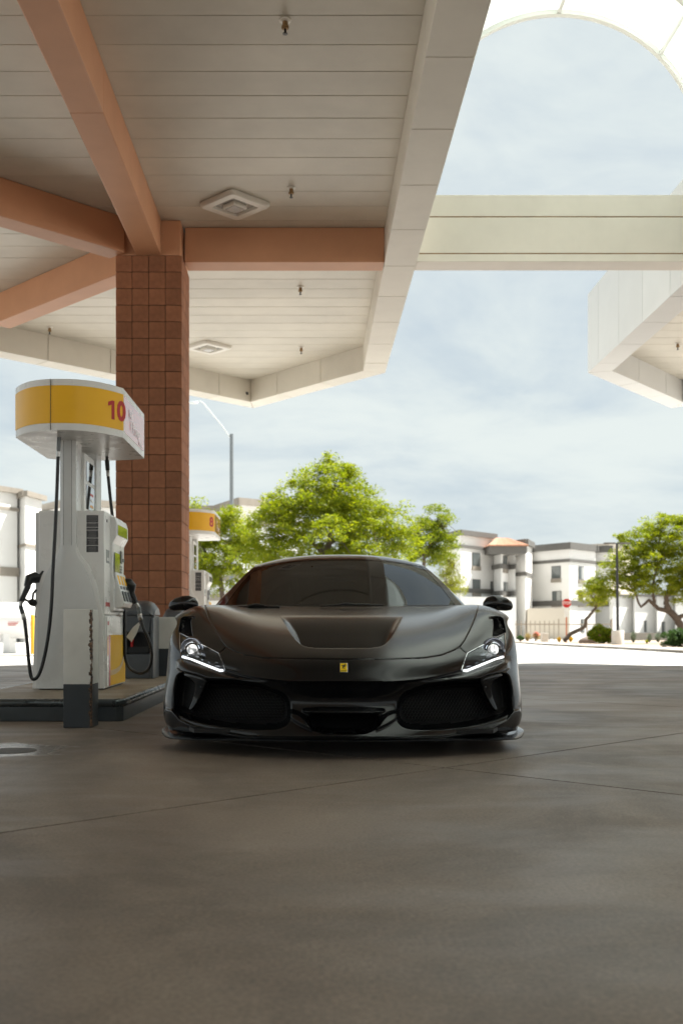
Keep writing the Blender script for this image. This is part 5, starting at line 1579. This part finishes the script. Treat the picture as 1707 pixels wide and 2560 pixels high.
def tree(label, Y, base_px, blobs, trunk, leafm, ln=.15, wd=.036, dens=1.0, depth=1.0, group='trees round the lot', clump=.42, droop=0.05):
    """blobs: crown lobes (px, py, rx, ry) seen at distance Y; trunk: list of limb paths in pixels"""
    s = F / Y
    bx_, by_, bz_ = (base_px - CX) / s, Y, zg(Y)
    root = empty('tree', (bx_, by_, bz_), label=label, cat='tree', group=group)
    cs, rs, ns = [], [], []
    for (px, py, rx, ry) in blobs:
        c = np.array(P(px, py, Y)); R3 = np.array([rx / s, max(rx, ry) / s * depth, ry / s])
        k = int(max(12, 52 * dens * (R3[0] * R3[1] * R3[2]) ** .62))
        for _ in range(k):
            d = rng.normal(0, 1, 3); d /= np.linalg.norm(d); rad = rng.random() ** .38
            if rng.random() < .16: rad *= 1.16
            q = c + d * rad * R3
            rr = clump * rng.uniform(.4, 1.1)
            cs.append(q); rs.append((rr * 1.15, rr * 1.15, rr * .62)); ns.append(int(95 * dens * rng.uniform(.5, 1.3)))
    V, Fq = leaves(cs, rs, ns, ln, wd, droop)
    leaf_obj('crown', V, Fq, leafm, root)
    first = True
    for pth, r0, r1 in trunk:
        pts = [Vector(P(p[0], p[1], Y + (p[2] if len(p) > 2 else 0))) for p in pth]
        n = len(pts); fine = []
        for i in range(n - 1):
            for q in range(4):
                t_ = q / 4; jit = Vector((rng.normal(0, .02), rng.normal(0, .02), 0)) if i + q else Vector((0, 0, 0))
                fine.append(pts[i].lerp(pts[i + 1], t_) + jit)
        fine.append(pts[-1])
        rr = [r0 + (r1 - r0) * i / (len(fine) - 1) for i in range(len(fine))]
        mb = MB(); mb.tube(fine, rr, n=8); mb.build('trunk' if first else 'limb', MATS['bark'], root, smooth=True); first = False
    # twigs toward some clumps
    tips = [fine[-1] for fine in [[Vector(P(p[0][-1][0], p[0][-1][1], Y))] for p in trunk]]
    mb = MB()
    for q in rng.choice(len(cs), min(46, len(cs)), replace=False):
        tip = Vector(cs[q]); src = min(tips, key=lambda a: (a - tip).length)
        mid_ = src.lerp(tip, .5) + Vector((0, 0, .25))
        mb.tube([src, mid_, tip], [.032, .018, .006], n=5, cap=False)
    tag(mb.build('twigs', MATS['bark'], root, smooth=True, fix=False), kind='stuff')
    return root

tree('large bright green tree with a dark leaning trunk behind the car roof', 40, 805,
     [(815, 1225, 95, 70), (770, 1255, 95, 60), (880, 1262, 85, 65), (705, 1285, 75, 55), (940, 1300, 95, 60), (820, 1320, 150, 80), (660, 1345, 75, 65), (1000, 1350, 60, 55), (745, 1400, 120, 50), (905, 1390, 120, 55), (815, 1160, 18, 34), (870, 1175, 12, 22)],
     [([(798, 1592), (800, 1480), (812, 1385), (828, 1345)], .17, .11), ([(828, 1345), (822, 1300), (825, 1240)], .10, .05), ([(820, 1360), (880, 1330), (930, 1310)], .08, .04), ([(812, 1385), (760, 1340), (710, 1310)], .08, .04)], MATS['leaf_lime'], dens=0.95)
tree('light green low spreading tree between the second pump and the large tree', 44, 560,
     [(520, 1320, 60, 45), (500, 1395, 55, 80), (590, 1325, 60, 50), (560, 1400, 70, 65), (620, 1390, 55, 60), (520, 1450, 60, 40), (492, 1275, 22, 25), (575, 1285, 24, 20)],
     [([(560, 1600), (558, 1500), (550, 1440)], .13, .08), ([(550, 1440), (520, 1390), (500, 1350)], .07, .03), ([(550, 1440), (590, 1390), (610, 1350)], .07, .03)], MATS['leaf_lime'], dens=1.0)
tree('thin feathery grey green tree at the edge of the apartments', 52, 1080,
     [(1088, 1305, 44, 42), (1055, 1340, 46, 40), (1112, 1345, 36, 40), (1090, 1385, 46, 30), (1040, 1375, 38, 34)],
     [([(1052, 1600), (1050, 1480), (1060, 1395)], .13, .08), ([(1060, 1395), (1080, 1350), (1090, 1310)], .07, .03), ([(1060, 1395), (1045, 1360), (1040, 1340)], .05, .03)], MATS['leaf_bright'], dens=1.0, clump=.42)
tree('small pale yellow tree against the apartment wall', 66, 1128,
     [(1128, 1432, 30, 36), (1112, 1408, 26, 28), (1138, 1465, 24, 30), (1108, 1460, 24, 34), (1100, 1390, 22, 22)],
     [([(1122, 1596), (1122, 1520), (1120, 1470)], .09, .05), ([(1120, 1470), (1132, 1440), (1134, 1420)], .04, .02)], MATS['leaf_yellow'], dens=.6, clump=.5, ln=.2)
tree('wide drooping desert tree with twisted dark trunk beside the lamp post', 58, 1690,
     [(1630, 1350, 62, 48), (1690, 1345, 60, 55), (1570, 1400, 58, 48), (1640, 1410, 75, 55), (1705, 1420, 60, 60), (1525, 1450, 42, 42), (1595, 1455, 55, 35), (1640, 1310, 30, 26), (1700, 1300, 36, 24), (1490, 1478, 30, 36), (1560, 1350, 22, 22), (1715, 1490, 40, 34), (1760, 1380, 60, 70), (1670, 1465, 48, 26)],
     [([(1712, 1597), (1700, 1565), (1690, 1545), (1672, 1528), (1664, 1512)], .22, .17), ([(1664, 1512), (1665, 1490), (1680, 1478), (1700, 1460)], .15, .08), ([(1672, 1528), (1645, 1522), (1634, 1512), (1622, 1500), (1600, 1518), (1585, 1480)], .13, .05), ([(1690, 1545), (1715, 1535), (1740, 1500)], .12, .07), ([(1634, 1512), (1630, 1470), (1640, 1420)], .09, .04)], MATS['leaf_lime'], dens=.85, droop=.14, clump=.40, ln=.20, wd=.036)
tree('small tree with thin leaning bare trunk behind the stop sign', 64, 1405,
     [(1480, 1500, 36, 30), (1462, 1485, 26, 26), (1508, 1485, 30, 36)],
     [([(1408, 1602), (1428, 1583), (1450, 1573), (1461, 1566), (1464, 1550), (1478, 1532), (1489, 1518), (1490, 1505)], .13, .07)], MATS['leaf_yellow'], dens=.6, droop=.14, clump=.42)

def shrub(name, label, cat, px, py_base, w, h, leafm, Y=None, n=1400, ln=.10, wd=.05, flowers=None, group='desert planting behind the kerb', flat=False):
    X, Yg, z = G(px, py_base); s = F / Yg
    z += 0.10
    root = empty(name, (X, Yg, z), label=label, cat=cat, group=group)
    cs, rs, ns = [], [], []
    W_, H_ = w / s, h / s
    k = 16 if not flat else 60
    for _ in range(k):
        if flat:
            c = np.array([rng.uniform(-.5, .5) * W_, rng.uniform(-.3, .3) * W_, rng.uniform(.1, .95) * H_])
        else:
            a = rng.uniform(0, 2 * math.pi); e = rng.random() ** .6
            c = np.array([math.cos(a) * W_ * .36 * e, math.sin(a) * W_ * .36 * e, H_ * (.2 + .6 * (1 - e * e) * rng.uniform(.6, 1.1))])
        cs.append(c + np.array([X, Yg, z])); rr = (.20 if not flat else .14) * min(W_, H_ * 1.6); rs.append((rr * 1.2, rr * 1.2, rr)); ns.append(n // k)
    V, Fq = leaves(cs, rs, ns, ln, wd)
    leaf_obj('foliage', V, Fq, leafm, root)
    mb = MB()
    for q in range(5):
        a = q * 1.26; mb.tube([(X, Yg, z - .1), (X + math.cos(a) * W_ * .2, Yg + math.sin(a) * W_ * .2, z + H_ * .45)], [.02, .008], n=5, cap=False)
    tag(mb.build('stems', MATS['bark'], root, fix=False), kind='stuff')
    if flowers:
        V, Fq = leaves([c + np.array([0, -.15, .08]) for c in cs[:9]], [(.12, .12, .12)] * 9, [16] * 9, .10, .09)
        leaf_obj('flowers', V, Fq, flowers, root)
    return root
def grass_clump(label, px, py_base, w, h, leafm, cat='grass', name='grass_clump', n=130, group='desert planting behind the kerb'):
    X, Yg, z = G(px, py_base); s = F / Yg; z += .10
    root = empty(name, (X, Yg, z), label=label, cat=cat, group=group)
    V = []
    for _ in range(n):
        a = rng.uniform(0, 2 * math.pi); lean = rng.uniform(.05, .75); L_ = h / s * rng.uniform(.7, 1.15)
        tip = np.array([X + math.cos(a) * lean * w / s * .6, Yg + math.sin(a) * lean * w / s * .6, z + L_ * (1 - .45 * lean)])
        b0 = np.array([X + math.cos(a) * .06 * w / s, Yg + math.sin(a) * .06 * w / s, z - .02])
        wv = np.array([-math.sin(a), math.cos(a), 0]) * .022
        md = (b0 + tip) / 2 + np.array([0, 0, .12 * L_])
        V += [b0 - wv, b0 + wv, md + wv * .9, md - wv * .9, md - wv * .9, md + wv * .9, tip + wv * .1, tip - wv * .1]
    V = np.array(V); leaf_obj('blades', V, np.arange(len(V)).reshape(-1, 4), leafm, root)
    return root

# planted island on the right: kerb, gravel, walk
k_px = [(1190, 1606), (1300, 1608), (1348, 1612), (1440, 1617), (1540, 1622), (1707, 1632), (1850, 1640)]
kp = [G(*p) for p in k_px]
far = [(40, kp[-1][1], 0), (60, 60, 0), (60, 88, 0), (8, 88, 0), (8, 74, 0)]
outer = [(p[0], p[1]) for p in kp] + [(p[0], p[1]) for p in far]
def drape(poly, dz, name, m, kind='structure', top_only=True, thick=.3):
    mb = MB(); n = len(poly)
    mb.add([(x, y, zg(y) + dz) for (x, y) in poly] + [(x, y, zg(y) + dz - thick) for (x, y) in poly], [tuple(range(n))] + [(i, (i + 1) % n, n + (i + 1) % n, n + i) for i in range(n)])
    return tag(mb.build(name, m), kind=kind)
drape(outer, 0.05, 'planting_bed', MATS['gravel'])
# kerb: one piece per stretch
kroot = empty('kerb', (kp[0][0], kp[0][1], kp[0][2]))
tag(kroot, kind='structure')
for a, b_ in zip(kp[:-1], kp[1:]):
    av, bv = Vector(a), Vector(b_); L_ = (bv - av).length; n = max(1, int(L_ / 3))
    for i in range(n):
        p = av.lerp(bv, i / n); q = av.lerp(bv, (i + 1) / n); d = (q - p).normalized(); sd = Vector((-d.y, d.x, 0)) * .16
        if sd.x < 0: sd = -sd
        p2 = p + d * .008; q2 = q - d * .008
        mb = MB(); dn_ = Vector((0, 0, -.18)); up2 = Vector((0, 0, .09))
        mb.add([p2 + dn_, q2 + dn_, q2 + dn_ + sd, p2 + dn_ + sd, p2 + up2 , q2 + up2, q2 + up2 + sd, p2 + up2 + sd], [(0, 3, 2, 1), (4, 5, 6, 7), (0, 1, 5, 4), (1, 2, 6, 5), (2, 3, 7, 6), (3, 0, 4, 7)])
        mb.build('kerb_stone', MATS['sidewalk'], kroot, bevel=.02)
wk = [(p[0] + .17, p[1] + .05) for p in kp] + [(p[0] + 1.6, p[1] + .9) for p in kp[::-1]]
drape(wk, 0.06, 'footpath', MATS['sidewalk'])

# stop sign
sx, sy, sz = P(1415.5, 1508, 66.0); szg = zg(66) - .02
sr = empty('stop_sign', (sx, sy, szg), label='red octagonal STOP sign on an orange post by the kerb', cat='sign')
so = .305
mb = MB(); mb.extr([(sx + so * math.cos(R(22.5 + 45 * q)) , sy, sz + so * math.sin(R(22.5 + 45 * q))) for q in range(8)], (0, .012, 0)); mb.build('sign_border', MATS['sign_white'], sr)
mb = MB(); mb.extr([(sx + so * .93 * math.cos(R(22.5 + 45 * q)), sy - .006, sz + so * .93 * math.sin(R(22.5 + 45 * q))) for q in range(8)], (0, .0055, 0)); face_ = mb.build('sign_face', MATS['sign_red'], sr)
t = place(text_mb('STOP', .255, .006, squeeze=.78), (sx, sy - .009, sz), (1, 0, 0), (0, 0, 1)); t.build('lettering', MATS['sign_white'], face_, fix=False)
px_, py_, pz_ = P(1415.5, 1531, 66.0)
mb = MB(); mb.box(sx - .13, sx + .13, sy, sy + .01, pz_ - .29, pz_ + .27); mb.build('plate', MATS['sign_white'], sr, bevel=.01)
mb = MB(); mb.box(sx - .035, sx + .035, sy + .014, sy + .07, szg, sz + .25); mb.build('post', MATS['post_orange'], sr)

# lamp post on its concrete base
lx, ly, lz = G(1543, 1614)
lr = empty('lamp_post', (lx, ly, lz), label='black lamp post on a pale round concrete base in the planting', cat='lamp post')
s_ = F / ly
mb = MB(); mb.lathe([(0, -.05), (.29, -.05), (.29, .70), (.27, .73), (0, .73)], (lx, ly, lz), n=28); mb.build('base', MATS['planter_block'], lr, smooth=True)
ztop = H - (1358 - CY) / s_
mb = MB(); mb.tube([(lx, ly, lz + .73), (lx - .04, ly, ztop)], [.075, .055], n=10); mb.build('pole', MATS['pole_black'], lr, smooth=True)
for s in (-1, 1):
    mb = MB(); mb.box(lx - .04 + s * .08, lx - .04 + s * .62, ly - .12, ly + .12, ztop - .04, ztop + .03); mb.build('lamp_head', MATS['trim_grey'], lr, bevel=.015)
# tall street light behind the second pump
Ys = 60; s_ = F / Ys
bx_, by_, bz_ = (580 - CX) / s_, Ys, zg(Ys)
lr = empty('street_light', (bx_, by_, bz_), label='tall grey street light with long slanted arm above the trees', cat='street light')
mb = MB(); mb.tube([(bx_, by_, bz_), P(579, 1085, Ys)], [.13, .10], n=10); mb.build('pole', MATS['pole_grey'], lr, smooth=True)
mb = MB(); mb.tube([P(578, 1097, Ys), P(555, 1064, Ys), P(525, 1028, Ys), P(508, 1007, Ys), P(500, 1002, Ys), P(494, 1004, Ys)], .04, n=8); mb.build('arm', MATS['galv'], lr, smooth=True)
mb = MB(); c = Vector(P(484, 1007, Ys)); mb.ball(c, (.30, .16, .075), 16, 10); mb.build('lamp_head', MATS['galv'], lr, smooth=True)

# small things in the planting
X, Yb, zb = G(1362, 1607)
mb = MB(); mb.box(X - .20, X + .20, Yb, Yb + .4, zb - .05, zb + .62); tag(mb.build('concrete_block', MATS['planter_block'], bevel=.03), 'short pale concrete block standing by the footpath', 'block')
def boulder(px, py, w, h, label):
    X, Yb, zb = G(px, py); s_ = F / Yb; mb = MB(); mb.ball((0, 0, 0), (w / s_ / 2, w / s_ / 2.4, h / s_ * .62), 18, 12)
    vv = []
    for p in mb.v:
        f_ = 1 + .10 * math.sin(9 * p[0] + 4 * p[1]) + .08 * math.sin(7 * p[2] + 6 * p[0]) + random.uniform(-.02, .02); vv.append((X + p[0] * f_, Yb + p[1] * f_, zb + h / s_ * .35 + p[2] * f_))
    mb.v = vv; tag(mb.build('boulder', MATS['rock'], smooth=True), label, 'boulder')
boulder(1470, 1610, 46, 20, 'brown grey boulder beside the flowering bush')
shrub('flowering_bush', 'green bush with pink flowers below the lamp post', 'bush', 1503, 1611, 84, 44, MATS['leaf_bright'], flowers=MATS['petal_pink'], n=5200, ln=.13, wd=.07)
shrub('clipped_hedge', 'dense clipped dark green hedge at the kerb under the wide tree', 'hedge', 1705, 1621, 84, 40, MATS['leaf_dark'], n=16000, flat=True, ln=.06, wd=.04)
shrub('low_bush', 'round dark green bush beside the straw grass', 'bush', 1300, 1606, 20, 16, MATS['leaf_dark'], n=1400)
shrub('low_bush', 'pale reddish bush next to the concrete block', 'bush', 1338, 1605, 22, 24, MATS['leaf_straw'], n=900, flowers=MATS['petal_pink'])
grass_clump('straw coloured grass clump between two low bushes', 1318, 1606, 26, 22, MATS['leaf_straw'])
grass_clump('golden barrel clump at the foot of the stop sign on the footpath side', 1397, 1609, 18, 13, MATS['leaf_gold'], cat='plant', name='golden_plant', n=260)
grass_clump('golden barrel clump just behind the stop sign post', 1426, 1608, 22, 13, MATS['leaf_gold'], cat='plant', name='golden_plant', n=260)
grass_clump('grey green spiky plant beyond the lamp base', 1582, 1610, 26, 30, MATS['leaf_grey'], cat='plant', name='spiky_plant')
grass_clump('grey green spiky plant before the low wall', 1622, 1609, 22, 22, MATS['leaf_grey'], cat='plant', name='spiky_plant')
grass_clump('broad grey green spiky plant near the clipped hedge', 1644, 1609, 30, 26, MATS['leaf_grey'], cat='plant', name='spiky_plant')
grass_clump('small bright yellow green plant near the hedge', 1616, 1613, 14, 9, MATS['leaf_yellow'], cat='plant', name='small_plant')

# ------------------------------------------------------------------ apartment buildings
def hit(A, B, px):
    """where the sight line of pixel column px crosses the wall A-B -> fraction along it, distance"""
    k = (px - CX) / F
    ax, ay = A; bx, by = B
    den = (bx - ax) - k * (by - ay)
    t_ = (k * ay - ax) / den
    return t_, ay + t_ * (by - ay)
def building(name, label, pts, ztop, zbase=-.6, wall='stucco', depth=14, group='apartment buildings beyond the lot', bands=(), cornice=.5, trim='trim_grey', windows=()):
    """pts: visible wall corners from left to right as (px, Y); closed behind"""
    W = [((px - CX) / F * Y, Y) for (px, Y) in pts]
    back = [(W[-1][0] * (1 + depth / W[-1][1]), W[-1][1] + depth), (W[0][0] * (1 + depth / W[0][1]), W[0][1] + depth)]
    poly = W + back
    root = empty(name, (W[0][0], W[0][1], zbase), label=label, cat='building', group=group)
    if area(poly) < 0: pr = poly[::-1]
    else: pr = poly
    mb = MB(); mb.prism(pr, zbase, ztop); mb.build('wall', MATS[wall], root)
    def strip(nm, z0, z1, out_, m):
        mb = MB()
        for i in range(len(W) - 1):
            a, b_ = Vector(W[i]), Vector(W[i + 1]); d = (b_ - a).normalized(); n_ = Vector((d.y, -d.x))
            if n_.y > 0: n_ = -n_
            q = [a - d * out_, b_ + d * out_, b_ + d * out_ + n_ * out_, a - d * out_ + n_ * out_]
            if area([tuple(p) for p in q]) < 0: q = q[::-1]
            mb.prism([tuple(p) for p in q], z0 + .004 * i, z1 + .004 * i)
        o = mb.build(nm, MATS[m], root)
        return o
    if cornice: strip('cornice', ztop - .08, ztop + cornice, .28, trim)
    for (z, h, o_) in bands: strip('band', z, z + h, o_, trim)
    for (seg_, px, py, w, h) in windows:
        A, B = W[seg_], W[seg_ + 1]; t_, Yw = hit(A, B, px); s_ = F / Yw
        d = (Vector(B) - Vector(A)).normalized(); n_ = Vector((d.y, -d.x)); 
        if n_.y > 0: n_ = -n_
        foreshort = abs(d.x)
        ww = w / s_ / max(foreshort, .3) / 2; hh_ = h / s_ / 2
        c = Vector(A) + (Vector(B) - Vector(A)) * t_; zc = H - (py - CY) / s_
        def bb(nm, m, u0, u1, z0, z1, o0, o1, parent):
            q = [c + d * u0 + n_ * o0, c + d * u1 + n_ * o0, c + d * u1 + n_ * o1, c + d * u0 + n_ * o1]; q = [tuple(p) for p in q]
            if area(q) < 0: q = q[::-1]
            k = MB(); k.prism(q, zc + z0, zc + z1); return k.build(nm, MATS[m], parent)
        win = bb('window', 'window_frame', -ww, ww, -hh_, hh_, 0.0, .05, root)
        bb('pane', 'window_glass', -ww + .06, -.03, -hh_ + .06, hh_ - .06, .045, .062, win)
        bb('pane', 'curtain' if random.random() < .6 else 'window_glass', .03, ww - .06, -hh_ + .06, hh_ - .06, .045, .062, win)
        if w > 14: bb('sill', 'trim_tan', -ww - .05, ww + .05, -hh_ - .42, -hh_ - .003, 0, .12, win)
    return root
def zat(py, Y): return H - (py - CY) * Y / F
B8 = lambda x: 1100 + .38712 * x
Y8 = lambda y: 1270 + .38712 * y
building('apartment_building', 'white three storey block with dark cornice behind the stop sign',
         [(B8(588), 116.5), (B8(833), 112), (B8(1000), 116), (B8(1002), 117.5), (B8(1100), 116.5)], 9.0, bands=((zat(Y8(348), 112), .32, .10), (zat(Y8(630), 112), .55, .14)), cornice=.62,
         windows=((0, B8(748), Y8(415), 17, 31), (0, B8(752), Y8(575), 17, 30), (1, B8(907), Y8(420), 18, 33), (1, B8(905), Y8(575), 16, 30), (1, B8(917), Y8(760), 12, 33)))
building('apartment_building', 'white three storey block with wide windows left of the tiled stair tower',
         [(B8(20), 110), (B8(132), 105), (B8(345), 109.5)], 9.85, bands=((zat(Y8(262), 106), .3, .1), (zat(Y8(548), 106), .45, .12)), cornice=.42,
         windows=((1, B8(230), Y8(332), 24, 34), (1, B8(232), Y8(502), 23, 32), (1, B8(331), Y8(503), 7, 22)))
tower = building('stair_tower', 'slim stair tower with red tiled hip roof and dark bands',
         [(B8(345), 108.8), (B8(392), 106.5), (B8(440), 108.5), (B8(485), 107.5)], 8.6, depth=5, bands=((zat(Y8(392), 107), .45, .18), (zat(Y8(565), 107), .45, .18)), cornice=0,
         windows=((1, B8(417), Y8(350), 15, 33), (1, B8(420), Y8(518), 15, 30)))
# hip roof of pan tiles
tY = 106.0; e0 = P(B8(310), 0, tY)[0]; e1 = P(B8(552), 0, tY)[0]; ze = zat(Y8(246), tY); zr = zat(Y8(190), tY) + .15
mb = MB(); mb.box(e0, e1, tY - .6, tY + 6, ze - .75, ze - .05); mb.build('eaves', MATS['trim_grey'], tower)
nt_ = 26
rx0, rx1 = P(B8(385), 0, tY)[0], P(B8(470), 0, tY)[0]
for i in range(nt_):
    u0, u1 = i / nt_, (i + 1) / nt_; um = (u0 + u1) / 2
    lowp = Vector((e0 - .15 + (e1 - e0 + .3) * um, tY - .85, ze)); top = Vector((rx0 + (rx1 - rx0) * um, tY + 2.6, zr))
    mb = MB(); mb.tube([lowp, top], [(e1 - e0) / nt_ * .56, (rx1 - rx0) / nt_ * .6], n=8); mb.build('tile_row', MATS['roof_tile'], tower, smooth=True)
mb = MB(); mb.add([(e0 - .15, tY - .8, ze), (e1 + .15, tY - .8, ze), (e1 + .15, tY + 6, ze), (e0 - .15, tY + 6, ze), (rx0, tY + 2.6, zr - .12), (rx1, tY + 2.6, zr - .12)], [(0, 1, 5, 4), (1, 2, 5), (2, 3, 4, 5), (3, 0, 4), (0, 3, 2, 1)]); mb.build('roof', MATS['roof_tile'], tower)
building('apartment_building', 'tall plain white stairwell block beside the tiled tower',
         [(B8(485), 111), (B8(552), 109.5), (B8(592), 114)], 9.25, bands=((zat(Y8(438), 110), .38, .1),), cornice=.5)
building('apartment_building', 'cream block with long flat cornice rising behind the lamp post',
         [(B8(750), 128), (B8(1080), 124), (B8(1250), 130)], 10.0, wall='stucco_cream', cornice=.45, trim='trim_tan')
building('low_apartment', 'pale single storey wing with dark doorways behind the wide tree',
         [(B8(1090), 114.5), (B8(1115), 112), (B8(1240), 115), (B8(1255), 113), (B8(1390), 115), (B8(1400), 113), (B8(1510), 115), (B8(1520), 112), (B8(1700), 112)], 4.1, cornice=.18, trim='trim_grey',
         windows=((2, B8(1180), Y8(745), 9, 26), (3, B8(1322), Y8(765), 8, 28), (5, B8(1438), Y8(768), 10, 26), (0, B8(1100), Y8(748), 8, 20)))
building('low_wing', 'low cream wall block under the apartment windows',
         [(B8(560), 108), (B8(835), 106.5)], zat(Y8(640), 107) - .1, wall='stucco_cream', cornice=0, depth=3)
building('low_wing', 'pale garage wing at the foot of the stair tower',
         [(B8(130), 103.5), (B8(490), 105.5)], zat(Y8(560), 104) - .2, cornice=0, depth=4)
# left group behind the pump
building('apartment_building', 'white stucco block with tan cornice at the far left behind the pump',
         [(-160, 76), (-20, 72), (44, 74)], zat(1228, 73), cornice=.28, trim='trim_tan', bands=((zat(1275, 73), .22, .1), (zat(1440, 73), .6, .1)))
building('apartment_building', 'white corner tower with tan bands behind the pump hose',
         [(43, 75), (64, 73), (105, 75.5)], zat(1238, 73), cornice=.28, trim='trim_tan', bands=((zat(1366, 73), .2, .1),))
building('apartment_building', 'long white block with tan cornice running behind the brick pillar',
         [(98, 84), (180, 79), (420, 84), (540, 84), (600, 79), (760, 83)], zat(1264, 80), cornice=.42, trim='trim_tan', bands=((zat(1311, 80), .2, .1), (zat(1450, 80), .4, .1)),
         windows=((4, 655, 1290, 16, 26),))
building('low_wing', 'low tan roofed wing behind the leafy trees',
         [(440, 70), (560, 66), (760, 70)], zat(1500, 68), cornice=.3, trim='trim_tan')
# perimeter fence and low wall
X, Yb, zb = P(1290, 0, 92)
fr = empty('metal_fence', (X, 92, zg(92)), label='brown metal picket fence at the edge of the apartments', cat='fence')
zt = zat(1552, 92)
for i in range(9):
    x = X + i * .40; mb = MB(); mb.box(x - .035, x + .035, 92, 92.06, zg(92), zt); mb.build('picket', MATS['fence_tan'], fr)
mb = MB(); mb.box(X - .1, X + 8.2, 92.07, 92.12, zt - .35, zt - .25); mb.build('rail', MATS['fence_tan'], fr)
for x in (3.6, 6.0, 8.1):
    mb = MB(); mb.box(X + x - .05, X + x + .05, 91.98, 92.06, zg(92), zt + .15); mb.build('post', MATS['fence_tan'], fr)
x0 = P(1560, 0, 95)[0]; x1 = P(1760, 0, 95)[0]
mb = MB(); mb.box(x0, x1, 95, 95.3, zg(95), zat(1582, 95)); tag(mb.build('low_wall', MATS['trim_tan']), 'low tan wall behind the spiky plants', 'wall')

# white gas tank on legs at the far left, with a yellow post
X, Yt, zt = (-560 - 0) / 84.0, 32.0, zg(32)
tk = empty('gas_tank', (-10.3, Yt, zt), label='white horizontal gas tank on legs behind the pump', cat='tank')
zc = zat(1551, Yt); rt = .53
mb = MB(); prof = [(0.0, -2.1)] + [(rt * math.sin(R(a)), -1.75 - .35 * math.cos(R(a))) for a in (15, 30, 45, 60, 75, 90)] + [(rt * math.sin(R(a)), 1.75 - .35 * math.cos(R(a))) for a in (90, 105, 120, 135, 150, 165)] + [(0, 2.1)]
mb.lathe(prof, (-10.1, Yt, zc), (1, 0, 0), n=32); mb.build('vessel', MATS['tank_white'], tk, smooth=True)
for x in (-11.4, -8.95):
    mb = MB(); mb.prism([(x - .10, Yt - .35), (x + .10, Yt - .35), (x + .10, Yt + .35), (x - .10, Yt + .35)], zt - .02, zc - .38); mb.build('leg', MATS['tank_white'], tk, bevel=.02)
for q in range(3):
    mb = MB(); mb.box(-8.85, -8.50 - .06 * q, Yt - rt * .985 - .004, Yt - rt * .9, zc - .05 - .05 * q, zc - .025 - .05 * q); mb.build('red_print', MATS['red'], tk)
mb = MB(); xx = P(82.5, 0, 30.5)[0]; mb.lathe([(0, 0), (.055, 0), (.055, 1.08), (.04, 1.12), (0, 1.13)], (xx, 30.5, zg(30.5) - .02), n=16); tag(mb.build('yellow_post', MATS['post_yellow'], smooth=True), 'yellow steel guard post in front of the gas tank', 'post')
# low kerb in front of the tank
mb = MB(); mb.box(-30, -6.5, 27.6, 27.9, zg(27) - .2, zg(27) + .02); tag(mb.build('kerb', MATS['sidewalk'], bevel=.02), kind='structure')

# ------------------------------------------------------------------ shop added out of view behind the camera to dim frontal light
mat('added_shop_wall', (0.36, 0.27, 0.19), 0.8, var=0.1, vscale=1.5)
SY = -34.0
shop = empty('added_shop', (0, SY, 0), label='unseen tan shop with dark glass front, added to dim light from behind the camera', cat='building')
mb = MB(); mb.box(-17, 15, SY - 13, SY, -.1, 5.0); mb.build('wall', MATS['added_shop_wall'], shop)
mb = MB(); mb.box(-17.4, 15.4, SY - 13.4, SY + 1.8, 4.0, 4.6); mb.build('awning', MATS['salmon'], shop, bevel=.03)
for i in range(12):
    x = -15 + i * 2.4
    mb = MB(); mb.box(x, x + 2.3, SY + .005, SY + .10, .35, 3.4); w_ = mb.build('window', MATS['window_frame'], shop)
    mb = MB(); mb.box(x + .08, x + 2.22, SY + .10, SY + .12, .43, 3.32); mb.build('pane', MATS['window_glass'], w_)
